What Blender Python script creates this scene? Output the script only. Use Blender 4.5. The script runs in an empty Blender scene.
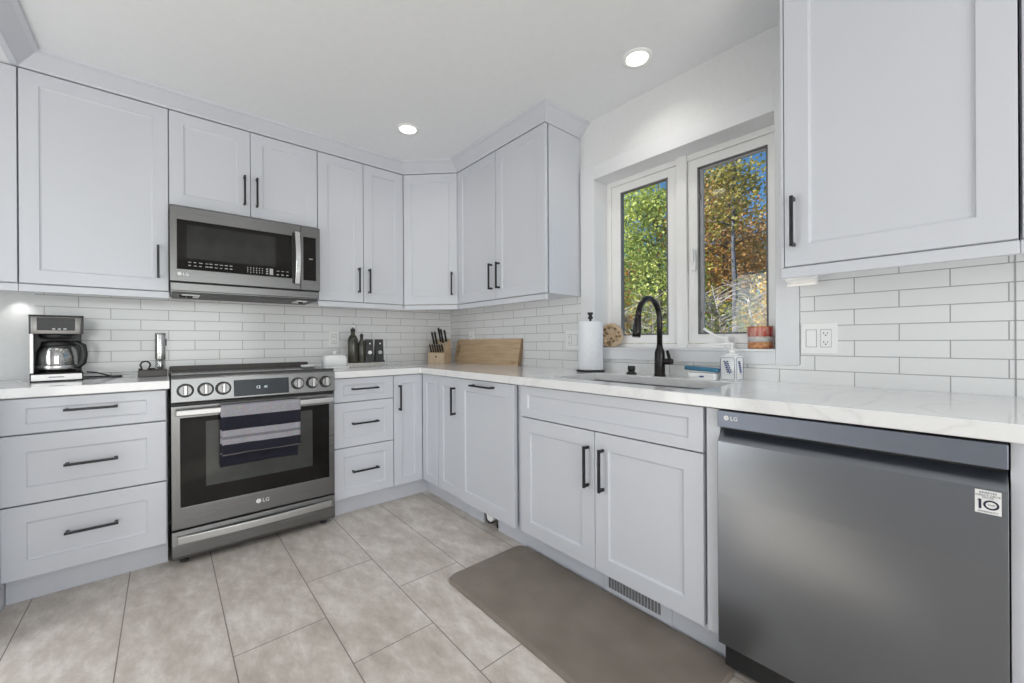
import bpy, bmesh, math, random
from mathutils import Matrix, Vector
random.seed(7)
sc = bpy.context.scene
col = sc.collection
PI = math.pi
R = math.radians

# ------------------------------------------------------------------ camera
cam_d = bpy.data.cameras.new('camera')
cam_d.sensor_width = 36.0
cam_d.lens = 404.94 * 36.0 / 1024.0
cam_d.clip_start = 0.02
cam = bpy.data.objects.new('camera', cam_d)
col.objects.link(cam)
YAW, PITCH, ROLL = R(-40.61), R(-0.026), R(-0.323)
fw = Vector((-math.sin(YAW) * math.cos(PITCH), math.cos(YAW) * math.cos(PITCH), math.sin(PITCH)))
rt = Vector((math.cos(YAW), math.sin(YAW), 0))
up = rt.cross(fw)
r2 = rt * math.cos(ROLL) + up * math.sin(ROLL)
u2 = up * math.cos(ROLL) - rt * math.sin(ROLL)
cam.matrix_world = Matrix(((r2.x, u2.x, -fw.x, -2.0167), (r2.y, u2.y, -fw.y, -3.2284), (r2.z, u2.z, -fw.z, 1.0959), (0, 0, 0, 1)))
sc.camera = cam

# ------------------------------------------------------------------ view, sky, sun, added fill lamps
vs = sc.view_settings
sc.display_settings.display_device = 'sRGB'
vs.view_transform = 'Standard'
vs.look = 'None'
vs.exposure = -0.76
vs.gamma = 1.0
vs.use_curve_mapping = False
cy = sc.cycles
cy.use_denoising = True
cy.max_bounces = 10
cy.diffuse_bounces = 6
cy.glossy_bounces = 5
cy.transmission_bounces = 6
cy.transparent_max_bounces = 12
cy.sample_clamp_indirect = 4.0
cy.caustics_reflective = False
cy.caustics_refractive = False

world = bpy.data.worlds.new('sky')
sc.world = world
world.use_nodes = True
wn = world.node_tree.nodes
wl = world.node_tree.links
sky = wn.new('ShaderNodeTexSky')
sky.sky_type = 'NISHITA'
sky.sun_disc = False
sky.sun_elevation = R(42)
sky.sun_rotation = R(-55)
sky.air_density = 1.1
sky.dust_density = 0.0
sky.ozone_density = 6.0
deep = wn.new('ShaderNodeMix')
deep.data_type = 'RGBA'
deep.blend_type = 'MULTIPLY'
deep.inputs['Factor'].default_value = 1.0
deep.inputs['B'].default_value = (0.62, 0.98, 1.12, 1)
wl.new(sky.outputs[0], deep.inputs['A'])
wl.new(deep.outputs['Result'], wn['Background'].inputs[0])
wn['Background'].inputs[1].default_value = 0.20

sun_d = bpy.data.lights.new('sun', 'SUN')
sun_d.energy = 16.0
sun_d.angle = R(0.6)
sun_d.color = (1.0, 0.93, 0.82)
sun = bpy.data.objects.new('sun', sun_d)
col.objects.link(sun)
sun.rotation_euler = Vector((0.62, -0.42, -0.62)).to_track_quat('-Z', 'Y').to_euler()

def area(name, loc, target, sx, sy, power, color):
    d = bpy.data.lights.new(name, 'AREA')
    d.shape = 'RECTANGLE'
    d.size = sx
    d.size_y = sy
    d.energy = power
    d.color = color
    o = bpy.data.objects.new(name, d)
    col.objects.link(o)
    o.location = loc
    o.rotation_euler = (Vector(target) - Vector(loc)).to_track_quat('-Z', 'Y').to_euler()
    return o
# added fill lamps standing in for daylight at the unseen patio and side doors
area('patio_fill', (-1.95, -6.03, 1.12), (-1.95, 0, 2.0), 2.3, 1.95, 120, (1.0, 0.985, 0.96))
area('side_fill', (-3.37, -1.42, 1.05), (0, -1.42, 1.7), 0.72, 1.85, 29, (1.0, 0.985, 0.96))

# ------------------------------------------------------------------ materials
def mat(name, color, rough=0.5, metal=0.0, spec=0.5, coat=0.0):
    m = bpy.data.materials.new(name)
    m.use_nodes = True
    b = m.node_tree.nodes['Principled BSDF']
    b.inputs['Base Color'].default_value = (*color, 1)
    b.inputs['Roughness'].default_value = rough
    b.inputs['Metallic'].default_value = metal
    b.inputs['Specular IOR Level'].default_value = spec
    b.inputs['Coat Weight'].default_value = coat
    return m

def nodes(m):
    nt = m.node_tree
    return nt.nodes, nt.links, nt.nodes['Principled BSDF']

def coords(m, scale=(1, 1, 1), loc=(0, 0, 0), rot=(0, 0, 0), world_space=False):
    n, l, b = nodes(m)
    mp = n.new('ShaderNodeMapping')
    mp.inputs['Scale'].default_value = scale
    mp.inputs['Location'].default_value = loc
    mp.inputs['Rotation'].default_value = rot
    if world_space:
        g = n.new('ShaderNodeNewGeometry')
        l.new(g.outputs['Position'], mp.inputs[0])
    else:
        t = n.new('ShaderNodeTexCoord')
        l.new(t.outputs['Object'], mp.inputs[0])
    return mp

def noise_mix(m, c1, c2, scale=5.0, detail=4.0, lo=0.35, hi=0.65, stretch=(1, 1, 1), bump=0.0, world_space=False):
    """two colours blended by a noise, optional fine bump"""
    n, l, b = nodes(m)
    mp = coords(m, stretch, world_space=world_space)
    t = n.new('ShaderNodeTexNoise')
    t.inputs['Scale'].default_value = scale
    t.inputs['Detail'].default_value = detail
    l.new(mp.outputs[0], t.inputs['Vector'])
    r = n.new('ShaderNodeValToRGB')
    r.color_ramp.elements[0].position = lo
    r.color_ramp.elements[1].position = hi
    r.color_ramp.elements[0].color = (*c1, 1)
    r.color_ramp.elements[1].color = (*c2, 1)
    l.new(t.outputs['Fac'], r.inputs[0])
    l.new(r.outputs[0], b.inputs['Base Color'])
    if bump:
        bp = n.new('ShaderNodeBump')
        bp.inputs['Strength'].default_value = bump
        bp.inputs['Distance'].default_value = 0.002
        l.new(t.outputs['Fac'], bp.inputs['Height'])
        l.new(bp.outputs[0], b.inputs['Normal'])
    return m

M = {}
M['cabinet'] = noise_mix(mat('painted_cabinet', (0.78, 0.79, 0.82), 0.32), (0.600, 0.618, 0.664), (0.616, 0.634, 0.678), 2.0)
M['panel'] = noise_mix(mat('gloss_painted_panel', (0.78, 0.79, 0.82), 0.16), (0.600, 0.618, 0.664), (0.616, 0.634, 0.678), 2.0)
M['trim'] = noise_mix(mat('white_trim_paint', (0.76, 0.77, 0.785), 0.35), (0.755, 0.765, 0.785), (0.77, 0.78, 0.80), 3.0)
M['wall'] = noise_mix(mat('wall_paint', (0.80, 0.80, 0.79), 0.7), (0.74, 0.75, 0.755), (0.76, 0.77, 0.775), 40.0, bump=0.05)
M['ceiling'] = noise_mix(mat('ceiling_paint', (0.80, 0.81, 0.83), 0.8), (0.80, 0.815, 0.83), (0.815, 0.83, 0.845), 30.0, bump=0.05)
M['black_handle'] = noise_mix(mat('matte_black_metal', (0.03, 0.03, 0.032), 0.38, 0.6), (0.026, 0.026, 0.028), (0.036, 0.036, 0.04), 30)
M['black'] = noise_mix(mat('black_plastic', (0.015, 0.015, 0.016), 0.4), (0.013, 0.013, 0.014), (0.02, 0.02, 0.021), 20)
M['black_gloss'] = noise_mix(mat('black_glass', (0.010, 0.009, 0.008), 0.06, 0.0, 0.18), (0.009, 0.008, 0.0075), (0.012, 0.011, 0.010), 10)
M['cook_glass'] = noise_mix(mat('ceramic_glass', (0.03, 0.03, 0.03), 0.10), (0.026, 0.026, 0.026), (0.036, 0.036, 0.036), 10)
M['oven_window'] = noise_mix(mat('oven_window_glass', (0.05, 0.052, 0.05), 0.08, 0.0, 0.3), (0.045, 0.048, 0.045), (0.07, 0.072, 0.068), 4)
M['mw_window'] = noise_mix(mat('perforated_door_glass', (0.02, 0.02, 0.02), 0.07, 0.0, 0.3), (0.017, 0.017, 0.017), (0.026, 0.026, 0.025), 10)
M['display'] = noise_mix(mat('display_glass', (0.035, 0.04, 0.047), 0.25, 0.0, 0.2), (0.033, 0.038, 0.045), (0.038, 0.043, 0.05), 10)
M['dark_gap'] = mat('dark_recess', (0.01, 0.01, 0.011), 0.6)  # near-black for slots and hot plate, also painted shade in gap and pocket

def brushed(name, color, rough, stretch, amp=1.0):
    m = mat(name, color, rough, 1.0)
    n, l, b = nodes(m)
    mp = coords(m, stretch)
    t = n.new('ShaderNodeTexNoise')
    t.inputs['Scale'].default_value = 1.0
    t.inputs['Detail'].default_value = 3.0
    l.new(mp.outputs[0], t.inputs['Vector'])
    mr = n.new('ShaderNodeMapRange')
    mr.inputs['To Min'].default_value = rough - 0.05 * amp
    mr.inputs['To Max'].default_value = rough + 0.08 * amp
    l.new(t.outputs['Fac'], mr.inputs['Value'])
    l.new(mr.outputs[0], b.inputs['Roughness'])
    mx = n.new('ShaderNodeMix')
    mx.data_type = 'RGBA'
    mx.inputs['A'].default_value = (*[c * (1 - 0.07 * amp) for c in color], 1)
    mx.inputs['B'].default_value = (*[min(1, c * (1 + 0.07 * amp)) for c in color], 1)
    l.new(t.outputs['Fac'], mx.inputs['Factor'])
    l.new(mx.outputs['Result'], b.inputs['Base Color'])
    return m
M['black_steel'] = brushed('dark_brushed_steel', (0.186, 0.186, 0.185), 0.28, (2, 60, 300))
M['steel'] = brushed('brushed_steel', (0.62, 0.62, 0.61), 0.24, (2, 60, 300))
M['dish_steel'] = brushed('dishwasher_steel', (0.225, 0.24, 0.265), 0.25, (420, 420, 3), 0.25)
M['dish_panel'] = brushed('dishwasher_panel_steel', (0.20, 0.22, 0.265), 0.42, (2, 60, 200))
M['knob_steel'] = brushed('knob_steel', (0.24, 0.235, 0.23), 0.36, (40, 40, 40))
M['satin'] = brushed('satin_steel', (0.46, 0.455, 0.45), 0.36, (2, 60, 300))
M['chrome'] = brushed('polished_metal', (0.80, 0.80, 0.80), 0.12, (20, 20, 20))
M['oil_bronze'] = noise_mix(mat('dark_bronze_finish', (0.028, 0.026, 0.026), 0.30, 0.75), (0.024, 0.022, 0.022), (0.04, 0.037, 0.036), 25)
M['dark_bronze'] = noise_mix(mat('dark_enamel', (0.05, 0.042, 0.036), 0.4), (0.045, 0.038, 0.032), (0.06, 0.05, 0.043), 20)
M['white_mark'] = noise_mix(mat('white_print', (0.82, 0.82, 0.82), 0.5), (0.8, 0.8, 0.8), (0.84, 0.84, 0.84), 30)
M['grey_mark'] = noise_mix(mat('grey_print', (0.45, 0.45, 0.45), 0.5), (0.42, 0.42, 0.42), (0.48, 0.48, 0.48), 30)
M['navy_ink'] = noise_mix(mat('navy_print', (0.012, 0.014, 0.04), 0.5), (0.011, 0.013, 0.036), (0.014, 0.017, 0.045), 30)
M['white_plastic'] = noise_mix(mat('white_plastic', (0.9, 0.9, 0.89), 0.3), (0.89, 0.89, 0.88), (0.91, 0.91, 0.905), 10)
M['porcelain'] = noise_mix(mat('white_porcelain', (0.84, 0.85, 0.85), 0.12), (0.82, 0.83, 0.83), (0.86, 0.87, 0.87), 6)
M['dark_grey'] = noise_mix(mat('sash_gasket', (0.16, 0.16, 0.165), 0.6), (0.15, 0.15, 0.155), (0.18, 0.18, 0.185), 20)  # even dark grey for gaskets, clips, vents, screws and lettering
M['grey_sash'] = noise_mix(mat('grey_screen_frame', (0.36, 0.36, 0.37), 0.5), (0.34, 0.34, 0.35), (0.38, 0.38, 0.39), 20)
M['sink'] = brushed('sink_steel', (0.55, 0.55, 0.55), 0.28, (40, 40, 40))

# quartz worktop
m = mat('white_quartz', (0.80, 0.80, 0.80), 0.07)
n, l, b = nodes(m)
mp = coords(m, world_space=True)
t = n.new('ShaderNodeTexNoise'); t.inputs['Scale'].default_value = 1.6; t.inputs['Detail'].default_value = 8; t.inputs['Distortion'].default_value = 1.6
l.new(mp.outputs[0], t.inputs['Vector'])
r = n.new('ShaderNodeValToRGB')
r.color_ramp.elements[0].position = 0.475; r.color_ramp.elements[0].color = (0.80, 0.805, 0.81, 1)
r.color_ramp.elements[1].position = 0.525; r.color_ramp.elements[1].color = (0.80, 0.805, 0.81, 1)
e = r.color_ramp.elements.new(0.5); e.color = (0.74, 0.74, 0.745, 1)
l.new(t.outputs['Fac'], r.inputs[0]); l.new(r.outputs[0], b.inputs['Base Color'])
M['quartz'] = m

def tile_mat(name, ua, u0, z0, c1, c2, mortar, bw, rh, ms, rough, bump, va=2, tint_noise=None):
    """running-bond tiles; ua / va = world axes for the long and short side"""
    m = mat(name, c1, rough)
    n, l, b = nodes(m)
    g = n.new('ShaderNodeNewGeometry')
    sp = n.new('ShaderNodeSeparateXYZ'); l.new(g.outputs['Position'], sp.inputs[0])
    cb = n.new('ShaderNodeCombineXYZ')
    a1 = n.new('ShaderNodeMath'); a1.operation = 'SUBTRACT'; a1.inputs[1].default_value = u0
    a2 = n.new('ShaderNodeMath'); a2.operation = 'SUBTRACT'; a2.inputs[1].default_value = z0
    l.new(sp.outputs[ua], a1.inputs[0]); l.new(sp.outputs[va], a2.inputs[0])
    l.new(a1.outputs[0], cb.inputs[0]); l.new(a2.outputs[0], cb.inputs[1])
    br = n.new('ShaderNodeTexBrick')
    br.offset = 0.5; br.offset_frequency = 2
    br.inputs['Scale'].default_value = 1.0
    br.inputs['Brick Width'].default_value = bw
    br.inputs['Row Height'].default_value = rh
    br.inputs['Mortar Size'].default_value = ms
    br.inputs['Mortar Smooth'].default_value = 0.25
    br.inputs['Color1'].default_value = (*c1, 1)
    br.inputs['Color2'].default_value = (*c2, 1)
    br.inputs['Mortar'].default_value = (*mortar, 1)
    l.new(cb.outputs[0], br.inputs['Vector'])
    out = br.outputs['Color']
    h = n.new('ShaderNodeMath'); h.operation = 'SUBTRACT'; h.inputs[0].default_value = 1.0
    l.new(br.outputs['Fac'], h.inputs[1])
    if tint_noise:
        c_lo, c_hi, sc_, dist = tint_noise
        nz = n.new('ShaderNodeTexNoise'); nz.inputs['Scale'].default_value = sc_; nz.inputs['Detail'].default_value = 8; nz.inputs['Roughness'].default_value = 0.62; nz.inputs['Distortion'].default_value = dist
        mp = n.new('ShaderNodeMapping'); mp.inputs['Scale'].default_value = (1.0, 0.75, 1.0); mp.inputs['Rotation'].default_value = (0, 0, 0.5)
        l.new(g.outputs['Position'], mp.inputs[0]); l.new(mp.outputs[0], nz.inputs['Vector'])
        rp = n.new('ShaderNodeValToRGB')
        rp.color_ramp.elements[0].position = 0.34; rp.color_ramp.elements[0].color = (*c_lo, 1)
        rp.color_ramp.elements[1].position = 0.66; rp.color_ramp.elements[1].color = (*c_hi, 1)
        l.new(nz.outputs['Fac'], rp.inputs[0])
        mx = n.new('ShaderNodeMix'); mx.data_type = 'RGBA'; mx.blend_type = 'MULTIPLY'; mx.inputs['Factor'].default_value = 1.0
        l.new(out, mx.inputs['A']); l.new(rp.outputs[0], mx.inputs['B'])
        out = mx.outputs['Result']
    l.new(out, b.inputs['Base Color'])
    nz2 = n.new('ShaderNodeTexNoise'); nz2.inputs['Scale'].default_value = 14.0; nz2.inputs['Detail'].default_value = 2
    l.new(g.outputs['Position'], nz2.inputs['Vector'])
    ad = n.new('ShaderNodeMath'); ad.operation = 'MULTIPLY_ADD'; ad.inputs[1].default_value = 0.35
    l.new(nz2.outputs['Fac'], ad.inputs[0]); l.new(h.outputs[0], ad.inputs[2])
    bp = n.new('ShaderNodeBump'); bp.inputs['Strength'].default_value = bump; bp.inputs['Distance'].default_value = 0.003
    l.new(ad.outputs[0], bp.inputs['Height']); l.new(bp.outputs[0], b.inputs['Normal'])
    return m
TC = dict(c1=(0.83, 0.835, 0.835), c2=(0.79, 0.795, 0.795), mortar=(0.40, 0.40, 0.395), bw=0.25, rh=0.0605, ms=0.0018, rough=0.16, bump=0.5)
M['tile_back'] = tile_mat('subway_tile_back', 0, -2.123, 0.992, **TC)
M['tile_right'] = tile_mat('subway_tile_right', 1, -2.904, 0.97, **TC)
# large porcelain floor tiles: long joints every 307 mm along y, cross joints where the tiles end
m = mat('porcelain_floor_tile', (0.5, 0.47, 0.43), 0.40)
n, l, b = nodes(m)
def op(kind, a, b_=None, c_=None):
    k = n.new('ShaderNodeMath'); k.operation = kind
    for i, q in enumerate((a, b_, c_)):
        if q is None: continue
        if isinstance(q, (int, float)): k.inputs[i].default_value = q
        else: l.new(q, k.inputs[i])
    return k.outputs[0]
g = n.new('ShaderNodeNewGeometry'); sp = n.new('ShaderNodeSeparateXYZ'); l.new(g.outputs['Position'], sp.inputs[0])
PX, PY = sp.outputs[0], sp.outputs[1]
JW = 0.0019
u = op('FRACT', op('DIVIDE', op('ADD', PX, 0.919 + 30 * 0.3072), 0.3072))
joint = op('LESS_THAN', op('MULTIPLY', op('SUBTRACT', 0.5, op('ABSOLUTE', op('SUBTRACT', u, 0.5))), 0.3072), JW)
LX = {k: -0.919 - 0.3072 * k for k in range(-3, 9)}
for k, y in ((3, -1.520), (1, -1.520), (2, -1.212), (2, -1.826), (1, -2.134), (3, -2.134), (4, -2.44), (2, -2.44), (0, -1.826), (5, -2.134), (4, -1.86), (0, -2.44), (3, -3.36), (1, -3.36), (2, -3.05), (4, -3.05), (0, -3.05), (5, -2.75), (6, -3.05)):
    inx = op('MULTIPLY', op('GREATER_THAN', PX, LX[k]), op('LESS_THAN', PX, LX[k - 1]))
    joint = op('MAXIMUM', joint, op('MULTIPLY', inx, op('LESS_THAN', op('ABSOLUTE', op('SUBTRACT', PY, y)), JW)))
def tnoise(scale, stretch, detail, rough_):
    mp_ = n.new('ShaderNodeMapping'); mp_.inputs['Scale'].default_value = stretch; mp_.inputs['Rotation'].default_value = (0, 0, 0.55)
    z = n.new('ShaderNodeTexNoise'); z.inputs['Scale'].default_value = scale; z.inputs['Detail'].default_value = detail; z.inputs['Roughness'].default_value = rough_
    l.new(g.outputs['Position'], mp_.inputs[0]); l.new(mp_.outputs[0], z.inputs['Vector'])
    return z.outputs['Fac']
v = op('ADD', op('MULTIPLY', tnoise(3.2, (1, 0.7, 1), 5, 0.55), 0.30), op('MULTIPLY', tnoise(13, (1, 0.45, 1), 10, 0.74), 0.70))
rp = n.new('ShaderNodeValToRGB')
rp.color_ramp.elements[0].position = 0.36; rp.color_ramp.elements[0].color = (0.44, 0.385, 0.335, 1)
rp.color_ramp.elements[1].position = 0.66; rp.color_ramp.elements[1].color = (0.80, 0.765, 0.71, 1)
e = rp.color_ramp.elements.new(0.50); e.color = (0.585, 0.535, 0.480, 1)
l.new(v, rp.inputs[0])
mx = n.new('ShaderNodeMix'); mx.data_type = 'RGBA'
l.new(joint, mx.inputs['Factor']); l.new(rp.outputs[0], mx.inputs['A']); mx.inputs['B'].default_value = (0.20, 0.175, 0.15, 1)
l.new(mx.outputs['Result'], b.inputs['Base Color'])
bp = n.new('ShaderNodeBump'); bp.inputs['Strength'].default_value = 0.25; bp.inputs['Distance'].default_value = 0.003
l.new(op('ADD', op('SUBTRACT', 1.0, joint), op('MULTIPLY', v, 0.3)), bp.inputs['Height']); l.new(bp.outputs[0], b.inputs['Normal'])
M['floor'] = m

def wood(name, c1, c2, stretch, scale=6.0, rough=0.5):
    return noise_mix(mat(name, c1, rough), c1, c2, scale, 6, 0.3, 0.7, stretch, bump=0.1)
M['board'] = wood('maple_board', (0.50, 0.34, 0.20), (0.66, 0.50, 0.33), (1, 1.2, 14), 4)
M['board_end'] = wood('board_end_grain', (0.20, 0.13, 0.07), (0.30, 0.20, 0.11), (20, 20, 8), 4)
M['block'] = wood('beech_block', (0.56, 0.42, 0.28), (0.66, 0.52, 0.37), (12, 2, 2), 5)
M['bark'] = wood('bark', (0.10, 0.085, 0.075), (0.22, 0.19, 0.17), (6, 6, 1), 3, 0.9)
M['pale_bark'] = wood('pale_bark', (0.30, 0.28, 0.27), (0.50, 0.47, 0.45), (6, 6, 1), 3, 0.9)
M['blue_bark'] = wood('blue_grey_bark', (0.07, 0.075, 0.095), (0.17, 0.175, 0.21), (6, 6, 1), 3, 0.9)
M['dark_wood'] = wood('dark_stained_wood', (0.035, 0.030, 0.027), (0.065, 0.055, 0.048), (2, 20, 20), 4, 0.4)
M['stone_tray'] = noise_mix(mat('speckled_stone', (0.5, 0.5, 0.48), 0.5), (0.38, 0.37, 0.35), (0.60, 0.59, 0.56), 90, 3)
M['paper'] = noise_mix(mat('paper_towel', (0.80, 0.82, 0.85), 0.9), (0.78, 0.80, 0.84), (0.83, 0.85, 0.88), 60, bump=0.3)
M['mat'] = None
m = mat('taupe_rubber', (0.2, 0.18, 0.15), 0.62)
n, l, b = nodes(m)
mp = coords(m)
t = n.new('ShaderNodeTexNoise'); t.inputs['Scale'].default_value = 7; t.inputs['Detail'].default_value = 5
l.new(mp.outputs[0], t.inputs['Vector'])
r = n.new('ShaderNodeValToRGB'); r.color_ramp.elements[0].position = 0.3; r.color_ramp.elements[1].position = 0.7
r.color_ramp.elements[0].color = (0.185, 0.158, 0.130, 1); r.color_ramp.elements[1].color = (0.245, 0.214, 0.180, 1)
l.new(t.outputs['Fac'], r.inputs[0]); l.new(r.outputs[0], b.inputs['Base Color'])
v = n.new('ShaderNodeTexVoronoi'); v.inputs['Scale'].default_value = 120; v.inputs['Randomness'].default_value = 0.1
l.new(mp.outputs[0], v.inputs['Vector'])
bp = n.new('ShaderNodeBump'); bp.inputs['Strength'].default_value = 0.7; bp.inputs['Distance'].default_value = 0.002
l.new(v.outputs['Distance'], bp.inputs['Height']); l.new(bp.outputs[0], b.inputs['Normal'])
M['mat'] = m

# striped towel: bands along the cloth's own height
m = mat('striped_terry', (0.4, 0.4, 0.45), 0.95)
n, l, b = nodes(m)
tc = n.new('ShaderNodeTexCoord'); sp = n.new('ShaderNodeSeparateXYZ'); l.new(tc.outputs['Object'], sp.inputs[0])
nz = n.new('ShaderNodeTexNoise'); nz.inputs['Scale'].default_value = 90; l.new(tc.outputs['Object'], nz.inputs['Vector'])
mr = n.new('ShaderNodeMapRange'); mr.inputs['From Min'].default_value = -0.32; mr.inputs['From Max'].default_value = 0.04
l.new(sp.outputs[2], mr.inputs['Value'])
r = n.new('ShaderNodeValToRGB'); r.color_ramp.interpolation = 'CONSTANT'
def band(z): return (z + 0.32) / 0.36
NAVY, GREY, DG = (0.012, 0.012, 0.026, 1), (0.40, 0.39, 0.43, 1), (0.22, 0.215, 0.24, 1)
els = [(-0.32, NAVY), (-0.243, (0.16, 0.15, 0.15, 1)), (-0.237, NAVY), (-0.188, GREY), (-0.162, DG), (-0.148, GREY), (-0.117, NAVY), (-0.048, GREY)]
r.color_ramp.elements[0].position = 0.0; r.color_ramp.elements[0].color = NAVY
r.color_ramp.elements[1].position = band(els[1][0]); r.color_ramp.elements[1].color = els[1][1]
for z, c in els[2:]:
    e = r.color_ramp.elements.new(band(z)); e.color = c
l.new(mr.outputs[0], r.inputs[0])
mx = n.new('ShaderNodeMix'); mx.data_type = 'RGBA'; mx.blend_type = 'MULTIPLY'; mx.inputs['Factor'].default_value = 0.5
l.new(r.outputs[0], mx.inputs['A']); l.new(nz.outputs['Color'], mx.inputs['B']); l.new(mx.outputs['Result'], b.inputs['Base Color'])
bp = n.new('ShaderNodeBump'); bp.inputs['Strength'].default_value = 0.6; bp.inputs['Distance'].default_value = 0.004
l.new(nz.outputs['Fac'], bp.inputs['Height']); l.new(bp.outputs[0], b.inputs['Normal'])
M['towel'] = m

def thin_glass(name, tint, refl=0.08, rough=0.02):
    m = bpy.data.materials.new(name); m.use_nodes = True
    n, l = m.node_tree.nodes, m.node_tree.links
    n.remove(n['Principled BSDF'])
    a = n.new('ShaderNodeBsdfTransparent'); a.inputs[0].default_value = (*tint, 1)
    g = n.new('ShaderNodeBsdfGlossy'); g.inputs['Roughness'].default_value = rough
    x = n.new('ShaderNodeMixShader'); x.inputs[0].default_value = refl
    l.new(a.outputs[0], x.inputs[1]); l.new(g.outputs[0], x.inputs[2]); l.new(x.outputs[0], n['Material Output'].inputs[0])
    return m
M['glass'] = thin_glass('window_glass', (0.96, 0.97, 0.97), 0.03)
M['clear'] = thin_glass('clear_glass', (0.90, 0.91, 0.90), 0.38)
M['clear_plastic'] = thin_glass('clear_acrylic', (0.82, 0.83, 0.82), 0.15, 0.1)
M['cruet'] = noise_mix(mat('dark_green_glass', (0.05, 0.05, 0.035), 0.12), (0.035, 0.035, 0.025), (0.08, 0.078, 0.055), 8)

def emis(name, color, strength):
    m = mat(name, color, 0.5)
    n, l, b = nodes(m)
    b.inputs['Emission Color'].default_value = (*color, 1)
    b.inputs['Emission Strength'].default_value = strength
    return m
M['lamp'] = emis('lamp_lens', (1.0, 0.97, 0.90), 6.0)
M['led'] = emis('led_lens', (1.0, 0.97, 0.92), 0.3)
M['clock'] = emis('clock_digits', (0.75, 0.85, 0.9), 0.6)

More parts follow.
